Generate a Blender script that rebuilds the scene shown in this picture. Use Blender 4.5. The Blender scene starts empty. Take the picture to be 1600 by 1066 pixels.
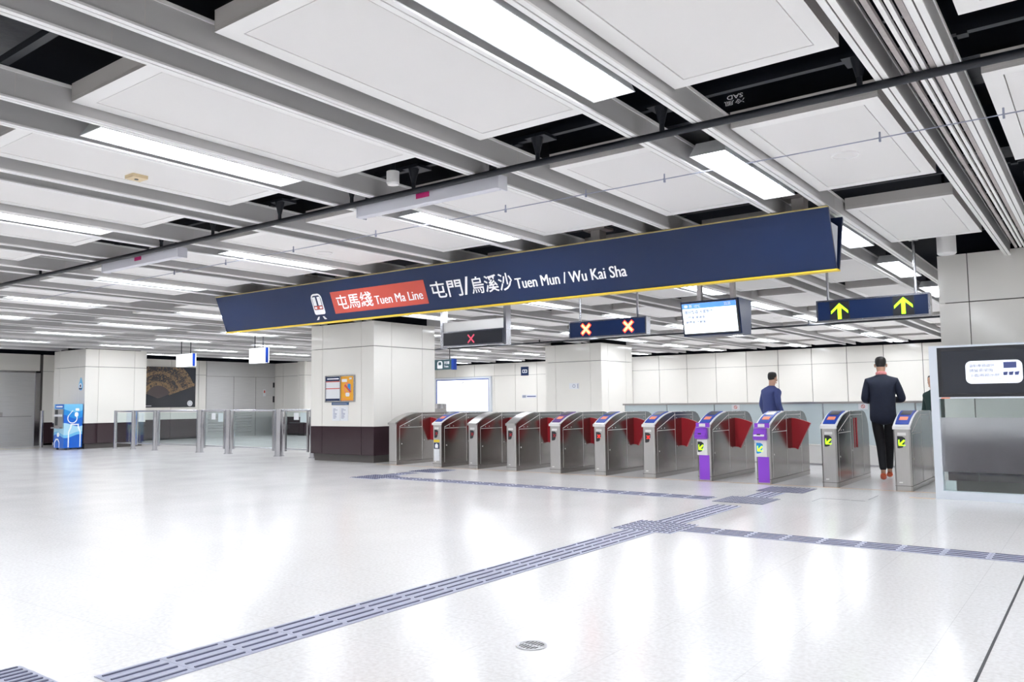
import bpy, bmesh, math, random
from mathutils import Vector, Matrix
random.seed(7)
S = bpy.context.scene
COL = S.collection
PI = math.pi

# ------------------------------------------------------------------ camera
cam_h = 1.17
yaw, pit, rol = 0.637571416, 0.0769760805, -0.0117098268
fwd = Vector((-math.sin(yaw)*math.cos(pit), math.cos(yaw)*math.cos(pit), math.sin(pit)))
rgt = Vector((math.cos(yaw), math.sin(yaw), 0)); upv = rgt.cross(fwd)
r2 = rgt*math.cos(rol)+upv*math.sin(rol); u2 = -rgt*math.sin(rol)+upv*math.cos(rol)
cd = bpy.data.cameras.new('camera'); cam = bpy.data.objects.new('camera', cd); COL.objects.link(cam)
M = Matrix((r2, u2, -fwd)).transposed().to_4x4(); M.translation = Vector((0, 0, cam_h))
cam.matrix_world = M
cd.sensor_width = 36; cd.lens = 1252.3/1600*36; cd.clip_start = .05; cd.clip_end = 200
S.camera = cam

def in_view(pts):                      # used only to count what the photograph shows
    for p in pts:
        q = Vector(p)-Vector((0, 0, cam_h)); w = q.dot(fwd)
        if w > .2:
            x = 800+1252.3*q.dot(r2)/w; y = 533-1252.3*q.dot(u2)/w
            if -5 < x < 1605 and -5 < y < 1071: return True
    return False

# ------------------------------------------------------------------ world, exposure
wd = bpy.data.worlds.new('world'); S.world = wd; wd.use_nodes = True
wd.node_tree.nodes['Background'].inputs[0].default_value = (.5, .55, .7, 1)
wd.node_tree.nodes['Background'].inputs[1].default_value = .05
S.view_settings.view_transform = 'Standard'; S.view_settings.look = 'None'
S.view_settings.gamma = 1; S.view_settings.use_curve_mapping = False
S.view_settings.exposure = 0.0
S.cycles.diffuse_bounces = 8; S.cycles.max_bounces = 14; S.cycles.transparent_max_bounces = 16
LAMP = 25.5                             # brightness of the fluorescent fittings

# ------------------------------------------------------------------ materials
def mat(name, col, rough=.5, metal=0., emit=0., ecol=None, noise=0., nscale=8., bump=0., bscale=60., spec=.5, coat=0., stretch=None):
    m = bpy.data.materials.new(name); m.use_nodes = True
    nt = m.node_tree; b = nt.nodes['Principled BSDF']
    b.inputs['Base Color'].default_value = (*col, 1); b.inputs['Roughness'].default_value = rough
    b.inputs['Metallic'].default_value = metal; b.inputs['Specular IOR Level'].default_value = spec
    b.inputs['Coat Weight'].default_value = coat
    if emit:
        b.inputs['Emission Color'].default_value = (*(ecol or col), 1); b.inputs['Emission Strength'].default_value = emit
    if noise or bump:
        tc = nt.nodes.new('ShaderNodeTexCoord'); mp = nt.nodes.new('ShaderNodeMapping')
        nt.links.new(tc.outputs['Object'], mp.inputs['Vector'])
        if stretch: mp.inputs['Scale'].default_value = stretch
        n = nt.nodes.new('ShaderNodeTexNoise'); n.inputs['Scale'].default_value = nscale if noise else bscale
        n.inputs['Detail'].default_value = 4
        nt.links.new(mp.outputs[0], n.inputs['Vector'])
        if noise:
            r = nt.nodes.new('ShaderNodeMix'); r.data_type = 'RGBA'
            r.inputs[6].default_value = (*[c*(1-noise) for c in col], 1); r.inputs[7].default_value = (*[min(1, c*(1+noise)) for c in col], 1)
            nt.links.new(n.outputs['Fac'], r.inputs[0]); nt.links.new(r.outputs[2], b.inputs['Base Color'])
        if bump:
            bp = nt.nodes.new('ShaderNodeBump'); bp.inputs['Strength'].default_value = bump; bp.inputs['Distance'].default_value = .01
            nt.links.new(n.outputs['Fac'], bp.inputs['Height']); nt.links.new(bp.outputs[0], b.inputs['Normal'])
    return m

MT = dict(
 cream=mat('cream_panel', (.88, .855, .80), .10, noise=.02, nscale=.6),
 groove=mat('joint', (.10, .09, .085), .6),
 maroon=mat('maroon_panel', (.045, .026, .032), .12, noise=.08, nscale=1.5),
 plinth=mat('plinth', (.030, .036, .048), .25),
 white=mat('white_paint', (.88, .87, .86), .35),
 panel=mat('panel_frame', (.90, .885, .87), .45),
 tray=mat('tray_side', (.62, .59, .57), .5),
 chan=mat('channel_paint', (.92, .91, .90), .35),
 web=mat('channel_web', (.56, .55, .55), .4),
 black=mat('black_void', (.002, .003, .008), .7, spec=.2),
 dsteel=mat('dark_steel', (.006, .008, .014), .45),
 grime=mat('galvanised', (.42, .38, .37), .5, noise=.2, nscale=30),
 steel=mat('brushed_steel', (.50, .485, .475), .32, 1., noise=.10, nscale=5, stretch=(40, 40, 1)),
 steel_d=mat('steel_side_shaded', (.36, .34, .325), .2, 1., noise=.12, nscale=4, stretch=(1, 1, 30)),  # darker copy of the steel: dark reflections between gates put into the colour
 seam=mat('seam_highlight', (.66, .65, .63), .45),  # pale and non-metal: bright edge highlights of the gate seams painted in
 dark=mat('dark_plastic', (.02, .021, .026), .3),
 chrome=mat('polished_tube', (.53, .53, .56), .20, 1.),
 red=mat('flap_red', (.42, .012, .022), .32),
 redglow=mat('led_red', (.9, .02, .02), .5, emit=5., ecol=(1., .03, .015)),
 ledred=mat('led_small_red', (.8, .02, .02), .5, emit=1.0, ecol=(1., .05, .03)),
 ledcore=mat('led_amber', (1, .5, .2), .5, emit=3.0, ecol=(1., .62, .16)),
 green=mat('led_green', (.3, .9, .02), .5, emit=2.0, ecol=(.42, 1., .01)),
 reddim=mat('led_dim_red', (.65, .07, .12), .5, emit=.35, ecol=(.9, .1, .18)),
 navy=mat('sign_navy', (.009, .024, .085), .28, spec=.35),
 yellow=mat('edge_yellow', (.85, .60, .02), .4),
 brass=mat('top_edge', (.50, .40, .16), .45),
 sred=mat('sign_red', (.62, .085, .055), .35),
 ink=mat('white_lettering', (.92, .92, .94), .5, emit=.12),
 blue=mat('reader_blue', (.008, .05, .36), .4, spec=.3),
 purple=mat('purple_vinyl', (.27, .055, .62), .35),
 dpurple=mat('reader_purple', (.10, .03, .22), .35),
 wplastic=mat('white_plastic', (.82, .81, .79), .3),
 orange=mat('orange_label', (.85, .25, .12), .5),
 lemon=mat('yellow_label', (.85, .62, .02), .5),
 paper=mat('paper', (.80, .81, .84), .6),
 oposter=mat('orange_print', (.85, .40, .02), .4),
 skyb=mat('light_blue', (.18, .55, .85), .35),
 paleb=mat('pale_wave', (.45, .75, .90), .35),
 slate=mat('slate_blue', (.045, .11, .23), .4),
 midb=mat('mid_blue', (.02, .28, .72), .35),
 deepb=mat('deep_blue', (.005, .13, .62), .35),
 pale=mat('pale_blue_glass', (.62, .71, .73), .15),
 alum=mat('white_aluminium', (.70, .74, .80), .3),
 tact=mat('tactile_grey', (.43, .445, .56), .45, noise=.06, nscale=20),
 ridge=mat('tactile_ridge_shade', (.13, .135, .21), .45),  # darker than the tile: shaded side of each ridge put into the colour
 dots=mat('tactile_slate', (.17, .175, .24), .45),
 line=mat('orange_line', (.70, .38, .12), .5),
 crack=mat('dark_joint', (.05, .05, .055), .6),
 screen=mat('screen_black', (.03, .034, .045), .12),
 bubble=mat('screen_white', (.8, .83, .9), .4, emit=.55),
 tvwhite=mat('tv_white', (.8, .9, .95), .4, emit=1.1, ecol=(.9, .98, 1.)),
 tvblue=mat('tv_blue', (.08, .25, .8), .4, emit=.9, ecol=(.09, .27, .85)),
 tvgrey=mat('tv_grey', (.05, .07, .22), .5, emit=.06, ecol=(.4, .45, .75)),
 greyink=mat('grey_ink', (.33, .35, .45), .6),
 lbox=mat('lightbox', (.9, .93, 1), .4, emit=1.6, ecol=(.95, .97, 1.)),
 magenta=mat('magenta_label', (.55, .01, .16), .5),
 cassette=mat('cassette_paint', (.66, .66, .72), .3),
 beige=mat('beige_plastic', (.72, .58, .36), .5),
 rim=mat('lamp_reflector', (.86, .87, .88), .35),
 darkgreen=mat('sign_teal', (.03, .085, .10), .4),
 duct=mat('duct_black', (.006, .008, .014), .35, bump=.5, bscale=6),
 skin=mat('skin', (.55, .32, .22), .5),
 hair=mat('hair', (.012, .010, .010), .5),
 suit=mat('navy_wool', (.010, .016, .038), .75, noise=.2, nscale=20),
 trouser=mat('black_cloth', (.008, .009, .013), .7),
 shoe=mat('black_shoe', (.02, .02, .022), .4),
 oshoe=mat('orange_shoe', (.72, .13, .05), .5),
 scarf=mat('striped_scarf', (.65, .25, .25), .8, noise=.5, nscale=40),
 bjack=mat('blue_jacket', (.05, .07, .22), .8),
 gtrou=mat('grey_cloth', (.17, .18, .22), .8),
 gcoat=mat('dark_green_coat', (.012, .04, .035), .8),
 stain=mat('stainless_door', (.66, .655, .65), .32, .3, noise=.10, nscale=2, stretch=(1, 1, 20)),
 drainm=mat('drain_steel', (.62, .62, .64), .35, .8),
)
# lamp: the glowing tubes and reflector of a fluorescent fitting
MT['glow'] = mat('lamp_glow', (1, 1, 1), .5, emit=LAMP, ecol=(.90, .94, 1.))

def floor_mat():
    m = bpy.data.materials.new('terrazzo'); m.use_nodes = True; nt = m.node_tree; b = nt.nodes['Principled BSDF']
    g = nt.nodes.new('ShaderNodeNewGeometry')
    n = nt.nodes.new('ShaderNodeTexNoise'); n.inputs['Scale'].default_value = 45; n.inputs['Detail'].default_value = 6
    nt.links.new(g.outputs['Position'], n.inputs['Vector'])
    cr = nt.nodes.new('ShaderNodeValToRGB')
    cr.color_ramp.elements[0].position = .34; cr.color_ramp.elements[0].color = (.78, .755, .74, 1)
    cr.color_ramp.elements[1].position = .62; cr.color_ramp.elements[1].color = (.88, .865, .855, 1)
    nt.links.new(n.outputs['Fac'], cr.inputs[0])
    # thin joints of the 0.6 m slabs
    sx = nt.nodes.new('ShaderNodeSeparateXYZ'); nt.links.new(g.outputs['Position'], sx.inputs[0])
    fac = None
    for ax, off in (('X', .12), ('Y', .18)):
        a = nt.nodes.new('ShaderNodeMath'); a.operation = 'ADD'; a.inputs[1].default_value = 60+off; nt.links.new(sx.outputs[ax], a.inputs[0])
        md = nt.nodes.new('ShaderNodeMath'); md.operation = 'MODULO'; md.inputs[1].default_value = .6; nt.links.new(a.outputs[0], md.inputs[0])
        lt = nt.nodes.new('ShaderNodeMath'); lt.operation = 'LESS_THAN'; lt.inputs[1].default_value = .003; nt.links.new(md.outputs[0], lt.inputs[0])
        if fac is None: fac = lt
        else:
            mx = nt.nodes.new('ShaderNodeMath'); mx.operation = 'MAXIMUM'; nt.links.new(fac.outputs[0], mx.inputs[0]); nt.links.new(lt.outputs[0], mx.inputs[1]); fac = mx
    mix = nt.nodes.new('ShaderNodeMix'); mix.data_type = 'RGBA'
    sc = nt.nodes.new('ShaderNodeMath'); sc.operation = 'MULTIPLY'; sc.inputs[1].default_value = .45; nt.links.new(fac.outputs[0], sc.inputs[0])
    nt.links.new(sc.outputs[0], mix.inputs[0]); nt.links.new(cr.outputs[0], mix.inputs[6]); mix.inputs[7].default_value = (.50, .48, .47, 1)
    nt.links.new(mix.outputs[2], b.inputs['Base Color'])
    n2 = nt.nodes.new('ShaderNodeTexNoise'); n2.inputs['Scale'].default_value = 1.3; n2.inputs['Detail'].default_value = 5
    nt.links.new(g.outputs['Position'], n2.inputs['Vector'])
    mr = nt.nodes.new('ShaderNodeMapRange'); mr.inputs['To Min'].default_value = .13; mr.inputs['To Max'].default_value = .24
    nt.links.new(n2.outputs['Fac'], mr.inputs[0]); nt.links.new(mr.outputs[0], b.inputs['Roughness'])
    b.inputs['Specular IOR Level'].default_value = .6
    return m
MT['floor'] = floor_mat()

def glass_mat(name, tint, refl=1.5):
    m = bpy.data.materials.new(name); m.use_nodes = True; nt = m.node_tree; nt.nodes.clear()
    o = nt.nodes.new('ShaderNodeOutputMaterial'); mx = nt.nodes.new('ShaderNodeMixShader')
    lw = nt.nodes.new('ShaderNodeLayerWeight'); pw = nt.nodes.new('ShaderNodeMath'); pw.operation = 'POWER'; pw.inputs[1].default_value = 5
    ma = nt.nodes.new('ShaderNodeMath'); ma.operation = 'MULTIPLY_ADD'; ma.inputs[1].default_value = .94; ma.inputs[2].default_value = .05
    nt.links.new(lw.outputs['Facing'], pw.inputs[0]); nt.links.new(pw.outputs[0], ma.inputs[0])
    t = nt.nodes.new('ShaderNodeBsdfTransparent'); t.inputs[0].default_value = (*tint, 1); gl = nt.nodes.new('ShaderNodeBsdfGlossy'); gl.inputs['Roughness'].default_value = .03
    nt.links.new(ma.outputs[0], mx.inputs[0]); nt.links.new(t.outputs[0], mx.inputs[1]); nt.links.new(gl.outputs[0], mx.inputs[2]); nt.links.new(mx.outputs[0], o.inputs[0])
    return m
MT['glass'] = glass_mat('clear_glass', (.90, .95, .95))

def frost_mat():
    m = bpy.data.materials.new('frosted_glass'); m.use_nodes = True; b = m.node_tree.nodes['Principled BSDF']
    b.inputs['Base Color'].default_value = (.90, .92, .97, 1); b.inputs['Transmission Weight'].default_value = .97
    b.inputs['Roughness'].default_value = .52; b.inputs['IOR'].default_value = 1.35
    return m
MT['frost'] = frost_mat()

def fan_mat(p0, p1):
    m = bpy.data.materials.new('ornate_print'); m.use_nodes = True; nt = m.node_tree; b = nt.nodes['Principled BSDF']
    tc = nt.nodes.new('ShaderNodeTexCoord'); v = nt.nodes.new('ShaderNodeTexVoronoi'); v.inputs['Scale'].default_value = 9
    n = nt.nodes.new('ShaderNodeTexNoise'); n.inputs['Scale'].default_value = 7; n.inputs['Detail'].default_value = 6; n.inputs['Distortion'].default_value = 2.5
    nt.links.new(tc.outputs['Object'], n.inputs['Vector']); nt.links.new(n.outputs['Color'], v.inputs['Vector'])
    cr = nt.nodes.new('ShaderNodeValToRGB'); cr.color_ramp.elements[0].position = p0; cr.color_ramp.elements[0].color = (.030, .026, .030, 1)
    cr.color_ramp.elements[1].position = p1; cr.color_ramp.elements[1].color = (.26, .16, .075, 1)
    nt.links.new(n.outputs['Fac'], cr.inputs[0]); nt.links.new(cr.outputs[0], b.inputs['Base Color']); b.inputs['Roughness'].default_value = .35
    return m
MT['fan'] = fan_mat(.38, .52); MT['fan_d'] = fan_mat(.50, .62); MT['hub'] = mat('fan_hub', (.075, .055, .055), .4)

def perf_mat():
    m = bpy.data.materials.new('perforated_sheet'); m.use_nodes = True; nt = m.node_tree; b = nt.nodes['Principled BSDF']
    g = nt.nodes.new('ShaderNodeNewGeometry'); v = nt.nodes.new('ShaderNodeTexVoronoi'); v.inputs['Scale'].default_value = 130; v.inputs['Randomness'].default_value = 0
    nt.links.new(g.outputs['Position'], v.inputs['Vector'])
    cr = nt.nodes.new('ShaderNodeValToRGB'); cr.color_ramp.elements[0].position = .12; cr.color_ramp.elements[0].color = (.62, .605, .59, 1)
    cr.color_ramp.elements[1].position = .3; cr.color_ramp.elements[1].color = (.83, .81, .795, 1)
    nt.links.new(v.outputs['Distance'], cr.inputs[0]); nt.links.new(cr.outputs[0], b.inputs['Base Color']); b.inputs['Roughness'].default_value = .5
    return m
MT['perf'] = perf_mat()

# ------------------------------------------------------------------ mesh helpers
class MB:
    """Collects faces for one mesh."""
    def __init__(s): s.v = []; s.f = []; s.m = []; s.mats = []
    def mi(s, m):
        if m not in s.mats: s.mats.append(m)
        return s.mats.index(m)
    def add(s, verts, faces, m=None):
        o = len(s.v); s.v += [Vector(v) for v in verts]
        k = s.mi(m) if m else 0
        for f in faces: s.f.append([o+i for i in f]); s.m.append(k)
    def box(s, x0, x1, y0, y1, z0, z1, m=None):
        x0, x1 = min(x0, x1), max(x0, x1); y0, y1 = min(y0, y1), max(y0, y1); z0, z1 = min(z0, z1), max(z0, z1)
        s.add([(x0, y0, z0), (x1, y0, z0), (x1, y1, z0), (x0, y1, z0), (x0, y0, z1), (x1, y0, z1), (x1, y1, z1), (x0, y1, z1)],
              [(0, 3, 2, 1), (4, 5, 6, 7), (0, 1, 5, 4), (1, 2, 6, 5), (2, 3, 7, 6), (3, 0, 4, 7)], m)
    def prism(s, pts, o, ux, uy, t, m=None):      # polygon in plane (ux,uy) at o, thickness t along ux x uy
        o, ux, uy = Vector(o), Vector(ux), Vector(uy); n = ux.cross(uy).normalized()
        a = sum(pts[i][0]*pts[(i+1) % len(pts)][1]-pts[(i+1) % len(pts)][0]*pts[i][1] for i in range(len(pts)))
        if a < 0: pts = list(reversed(pts))
        k = len(pts); base = [o+ux*p[0]+uy*p[1] for p in pts]; top = [b+n*t for b in base]
        s.add(base+top, [list(range(k-1, -1, -1)), list(range(k, 2*k))]+[(i, (i+1) % k, k+(i+1) % k, k+i) for i in range(k)], m)
    def tube(s, a, b, r, n=12, m=None, r2=None):
        a, b = Vector(a), Vector(b); d = (b-a).normalized(); q = d.to_track_quat('Z', 'Y'); r2 = r if r2 is None else r2
        ring = [q @ Vector((math.cos(2*PI*i/n), math.sin(2*PI*i/n), 0)) for i in range(n)]
        vs = [a+p*r for p in ring]+[b+p*r2 for p in ring]
        s.add(vs, [list(range(n-1, -1, -1)), list(range(n, 2*n))]+[(i, (i+1) % n, n+(i+1) % n, n+i) for i in range(n)], m)
    def ring(s, o, ux, uy, ro, ri, t, n=28, m=None, a0=0, a1=2*PI, sx=1.):
        o, ux, uy = Vector(o), Vector(ux)*sx, Vector(uy); nn = ux.cross(uy).normalized()*t; full = abs(a1-a0-2*PI) < 1e-6
        cnt = n if full else n+1; vs = []
        for i in range(cnt):
            a = a0+(a1-a0)*i/n; c = ux*math.cos(a)+uy*math.sin(a)
            vs += [o+c*ri, o+c*ro, o+c*ro+nn, o+c*ri+nn]
        fs = []
        for i in range(n):
            p = 4*i; q = 4*((i+1) % cnt)
            for j in range(4): fs.append((p+j, p+(j+1) % 4, q+(j+1) % 4, q+j))
        s.add(vs, fs, m)

ORG = {}
def finish(name, mb, m, origin):
    me = bpy.data.meshes.new(name)
    me.from_pydata([v-origin for v in mb.v], [], mb.f)
    mats = mb.mats if mb.mats else [m]
    for k in mats: me.materials.append(MT[k] if isinstance(k, str) else k)
    if mb.mats: me.polygons.foreach_set('material_index', mb.m)
    me.update()
    bm = bmesh.new(); bm.from_mesh(me); bmesh.ops.recalc_face_normals(bm, faces=bm.faces); bm.to_mesh(me); bm.free()
    o = bpy.data.objects.new(name, me); COL.objects.link(o); return o
def tag(o, label=None, cat=None, group=None, kind=None):
    if label: o['label'] = label
    if cat: o['category'] = cat
    if group: o['group'] = group
    if kind: o['kind'] = kind
    return o
def thing(name, label, cat, loc, group=None):
    o = bpy.data.objects.new(name, None); COL.objects.link(o); o.location = loc; o.empty_display_size = .1
    ORG[o.name] = Vector(loc); return tag(o, label, cat, group)
def part(name, mb, m, parent, label=None):
    org = ORG[parent.name]; o = finish(name, mb, m, org); o.parent = parent; ORG[o.name] = org
    if label: o['label'] = label
    return o
def single(name, mb, m, label, cat, group=None, kind=None):
    xs = [v.x for v in mb.v]; ys = [v.y for v in mb.v]; zs = [v.z for v in mb.v]
    org = Vector(((min(xs)+max(xs))/2, (min(ys)+max(ys))/2, min(zs)))
    o = finish(name, mb, m, org); o.location = org; ORG[o.name] = org
    return tag(o, label, cat, group, kind)
def struct(name, mb, m): return single(name, mb, m, None, None, None, 'structure')
def dup(root, delta, label, group=None):
    r = root.copy(); COL.objects.link(r); r.location = root.location+Vector(delta); r['label'] = label
    if group: r['group'] = group
    for ch in list(root.children):
        c = ch.copy(); COL.objects.link(c); c.parent = r
        for g in list(ch.children):
            d = g.copy(); COL.objects.link(d); d.parent = c
    return r
def smooth(o, ang=.6):
    for p in o.data.polygons: p.use_smooth = True
    try: o.data.set_sharp_from_angle(angle=ang)
    except Exception: pass
    return o

def text_mb(body, o, ux, uy, w, h=None, off=.0, t=.003, m='ink', left=True):
    """Lettering fitted to width w (and height h) with its lower left corner at o."""
    cu = bpy.data.curves.new('txt', 'FONT'); cu.body = body; cu.size = 1; cu.offset = off; cu.resolution_u = 3
    ob = bpy.data.objects.new('txt', cu); COL.objects.link(ob)
    dg = bpy.context.evaluated_depsgraph_get(); me = bpy.data.meshes.new_from_object(ob.evaluated_get(dg))
    bpy.data.objects.remove(ob); bpy.data.curves.remove(cu)
    mb = MB(); xs = [v.co.x for v in me.vertices]; ys = [v.co.y for v in me.vertices]
    if not xs: return mb
    x0, x1, y0, y1 = min(xs), max(xs), min(ys), max(ys); sx = w/(x1-x0); sy = h/(y1-y0) if h else sx
    o, ux, uy = Vector(o), Vector(ux), Vector(uy); n = ux.cross(uy).normalized()*t
    mb.add([o+n+ux*((v.co.x-x0)*sx)+uy*((v.co.y-y0)*sy) for v in me.vertices], [list(p.vertices) for p in me.polygons], m)
    bpy.data.meshes.remove(me); return mb

ORD = ['', 'first', 'second', 'third', 'fourth', 'fifth', 'sixth', 'seventh', 'eighth', 'ninth', 'tenth', 'eleventh', 'twelfth', 'thirteenth', 'fourteenth', 'fifteenth', 'sixteenth', 'seventeenth', 'eighteenth', 'nineteenth', 'twentieth']
XF, YF, ZF = (1, 0, 0), (0, 1, 0), (0, 0, 1)

# ------------------------------------------------------------------ room shell
X0, X1, Y0, Y1 = -27.2, 5.5, -4.5, 27.5
mb = MB(); mb.box(X0-.3, X1+.3, Y0-.3, Y1+.3, -.2, 0); struct('floor', mb, 'floor')
mb = MB(); mb.box(X0-.3, X1+.3, Y0-.3, Y1+.3, 3.75, 3.9); struct('ceiling', mb, 'black')

def clad(mb, o, ux, n_out, length, joints, zs=(0, .06, .72, 2.345, 2.87), g=.009, t=.03):
    """Wall cladding: dark core with panels standing 3 cm proud, split at vertical joints and at the z courses."""
    o = Vector(o); ux = Vector(ux); n = Vector(n_out)
    xs = [0]+[j for j in joints if 0 < j < length]+[length]
    for a, b in zip(xs[:-1], xs[1:]):
        for i, (za, zb) in enumerate(zip(zs[:-1], zs[1:])):
            m = 'plinth' if i == 0 else ('maroon' if i == 1 else 'cream')
            ga = g if a > 0 else 0; gb = g if b < length else 0
            gz = g if i == 2 or i == 3 else 0
            p = [o+ux*(a+ga)+Vector((0, 0, za)), o+ux*(b-gb)+Vector((0, 0, za)), o+ux*(b-gb)+Vector((0, 0, zb-(g if i == 2 else 0))), o+ux*(a+ga)+Vector((0, 0, zb-(g if i == 2 else 0)))]
            d = n*(t if i else t-.03)
            mb.add(p+[q+d for q in p], [(0, 1, 2, 3), (4, 5, 6, 7), (0, 1, 5, 4), (1, 2, 6, 5), (2, 3, 7, 6), (3, 0, 4, 7)], m)

# back wall (beyond the gates)
mb = MB(); mb.box(-25.0, X1+.2, Y1, Y1+.25, 0, 2.86, 'groove'); mb.box(-25.0, X1+.2, Y1+.05, Y1+.25, 2.86, 3.76, 'black')
clad(mb, (-25.0, Y1, 0), XF, (0, -1, 0), 30.5, [.33+1.118*i for i in range(28)]); struct('wall_back', mb, 'cream')
# left end wall with the steel door and the shutter
mb = MB(); mb.box(X0-.25, X0, Y0, 20.6, 0, 2.86, 'groove'); mb.box(X0-.25, X0-.05, Y0, 20.6, 2.86, 3.76, 'black')
clad(mb, (X0, Y0, 0), YF, (1, 0, 0), 11.0, [1.1*i for i in range(1, 10)])
clad(mb, (X0, 11.6, 0), YF, (1, 0, 0), 5.75, [1.05+1.1*i for i in range(5)])
# over the door
mb.add([(X0+.03, y, z) for y, z in ((6.5, 2.345), (11.5, 2.345), (11.5, 2.87), (6.5, 2.87))]+[(X0, y, z) for y, z in ((6.5, 2.345), (11.5, 2.345), (11.5, 2.87), (6.5, 2.87))], [(0, 1, 2, 3), (0, 1, 5, 4), (1, 2, 6, 5), (2, 3, 7, 6), (3, 0, 4, 7)], 'cream')
struct('wall_left', mb, 'cream')
# return wall in the far left corner
mb = MB(); mb.box(X0-.25, -25.0, 20.5, 20.75, 0, 2.86, 'groove'); mb.box(X0-.25, -25, 20.55, 20.75, 2.86, 3.76, 'black'); mb.box(-25.35, -25.0, 20.2, 20.5, 0, 2.86, 'groove')
clad(mb, (X0, 20.5, 0), XF, (0, -1, 0), 1.85, [.55, 1.45]); clad(mb, (-25.38, 20.2, 0), XF, (0, -1, 0), .38, [.12])
struct('wall_corner', mb, 'cream')
mb = MB(); mb.box(-25.25, -25.0, 20.5, Y1+.25, 0, 3.76); clad(mb, (-25.0, 20.2, 0), YF, (1, 0, 0), 7.3, [1.1*i for i in range(1, 7)]); mb.mats[0:0] = []; struct('wall_return', mb, 'cream')
mb = MB(); mb.box(X1, X1+.25, Y0, Y1, 0, 3.76, 'cream'); struct('wall_right', mb, 'cream')
mb = MB(); mb.box(X0, X1, Y0-.25, Y0, 0, 3.76, 'cream'); struct('wall_front', mb, 'cream')

# steel door on the left wall
mb = MB(); mb.box(X0-.02, X0+.005, 6.5, 11.38, 0, 2.30); d1 = struct('door_1', mb, 'stain')
ORG[d1.name] = d1.location.copy()
mb = MB(); mb.box(X0-.02, X0+.05, 11.38, 11.52, 0, 2.34); mb.box(X0-.02, X0+.05, 6.5, 11.52, 2.29, 2.34); part('door_frame', mb, 'chrome', d1)
mb = MB(); mb.box(X0+.005, X0+.008, 6.5, 11.3, .92, .93); part('panel_seam', mb, 'groove', d1)
mb = MB(); mb.box(X0+.005, X0+.04, 10.25, 10.45, 1.0, 1.03); mb.box(X0+.005, X0+.012, 10.22, 10.48, .93, 1.06); part('door_handle', mb, 'steel', d1)
# grey steel shutter doors in the far corner
mb = MB(); mb.box(X0-.02, X0+.02, 17.38, 20.45, 0, 2.30, 'stain'); mb.box(X0-.02, X0+.03, 17.38, 20.45, 2.31, 2.87, 'stain')
d2 = struct('door_2', mb, 'stain'); ORG[d2.name] = d2.location.copy()
for y in (18.55, 19.55):
    mb = MB(); mb.box(X0+.02, X0+.024, y-.006, y+.006, 0, 2.3); part('leaf_seam', mb, 'groove', d2)
mb = MB(); mb.box(X0+.03, X0+.036, 19.5, 19.56, 2.32, 2.86); part('header_strip', mb, 'seam', d2)
mb = MB()
for i in range(8): mb.prism([(0, 0), (.05, .02), (.05, .05), (0, .09)], (X0+.02, 19.35, .15+.105*i), XF, ZF, 1.9)
part('slat_row', mb, 'stain', d2)  # stacked horizontal slats across the lower shutter
mb = MB(); mb.box(X0+.02, X0+.03, 20.36, 20.44, 1.3, 1.55); mb.box(X0+.02, X0+.03, 20.36, 20.44, 1.9, 2.1); part('hinge', mb, 'dark', d2)
mb = MB(); mb.box(X0+.02, X0+.025, 19.9, 20.02, 1.55, 1.82, 'paper'); mb.box(X0+.025, X0+.027, 19.93, 19.99, 1.68, 1.78, 'sred')
single('notice', mb, 'paper', 'small white notice with a red mark on the grey shutter doors', 'notice')

def column(name, x0, x1, y0, y1, ztop, label, jf, js):
    t = thing(name, label, 'column', ((x0+x1)/2, (y0+y1)/2, 0))
    mb = MB(); mb.box(x0+.06, x1-.06, y0+.06, y1-.06, 0, ztop-.02, 'groove'); mb.box(x0+.12, x1-.12, y0+.12, y1-.12, ztop-.02, 3.74, 'black'); part('core', mb, 'groove', t)
    W, D = x1-x0, y1-y0
    for nm, zs, m, ins in (('plinth', [(0, .15)], 'plinth', .07), ('base_cladding', [(.15, .72)], 'maroon', 0), ('cladding', [(.726, 2.345), (2.357, ztop)], 'cream', 0)):
        mb = MB()
        for za, zb in zs:
            for (o, u, n, L, J) in (((x0, y0), (1, 0), (0, 1), W, jf), ((x1, y0), (0, 1), (-1, 0), D, js), ((x1, y1), (-1, 0), (0, -1), W, jf), ((x0, y1), (0, -1), (1, 0), D, js)):
                e0 = ins if u[0] else ins+.0505
                xs = [e0]+([j for j in J] if not ins else [])+[L-e0]
                for a, b in zip(xs[:-1], xs[1:]):
                    ga = .005 if a > e0 else 0; gb = .005 if b < L-e0 else 0
                    P = []
                    for s_, d_ in ((a+ga, ins), (b-gb, ins), (b-gb, ins+.05), (a+ga, ins+.05)):
                        P.append(Vector((o[0]+u[0]*s_+n[0]*d_, o[1]+u[1]*s_+n[1]*d_, za)))
                    mb.add(P+[p+Vector((0, 0, zb-za)) for p in P], [(0, 1, 2, 3), (4, 5, 6, 7), (0, 1, 5, 4), (1, 2, 6, 5), (2, 3, 7, 6), (3, 0, 4, 7)])
        part(nm, mb, m, t)
    return t
column('column', -13.74, -11.82, 11.28, 13.10, 2.86, 'cream clad column with two posters, left end of the gate row', [.36, 1.56], [.50, 1.42])
column('column', -25.42, -23.49, 11.16, 12.98, 2.86, 'cream clad column at far left behind the blue water machine', [.36, 1.56], [.38, 1.45])
column('column', -13.5, -11.58, 19.9, 21.75, 2.86, 'cream clad column standing beyond the gates by the back wall', [.36, 1.56], [.38, 1.45])
column('column', -1.645, .33, 11.28, 13.1, 2.955, 'large cream clad column at right behind the framed screen', [.33, 1.56], [.38, 1.45])

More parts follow.
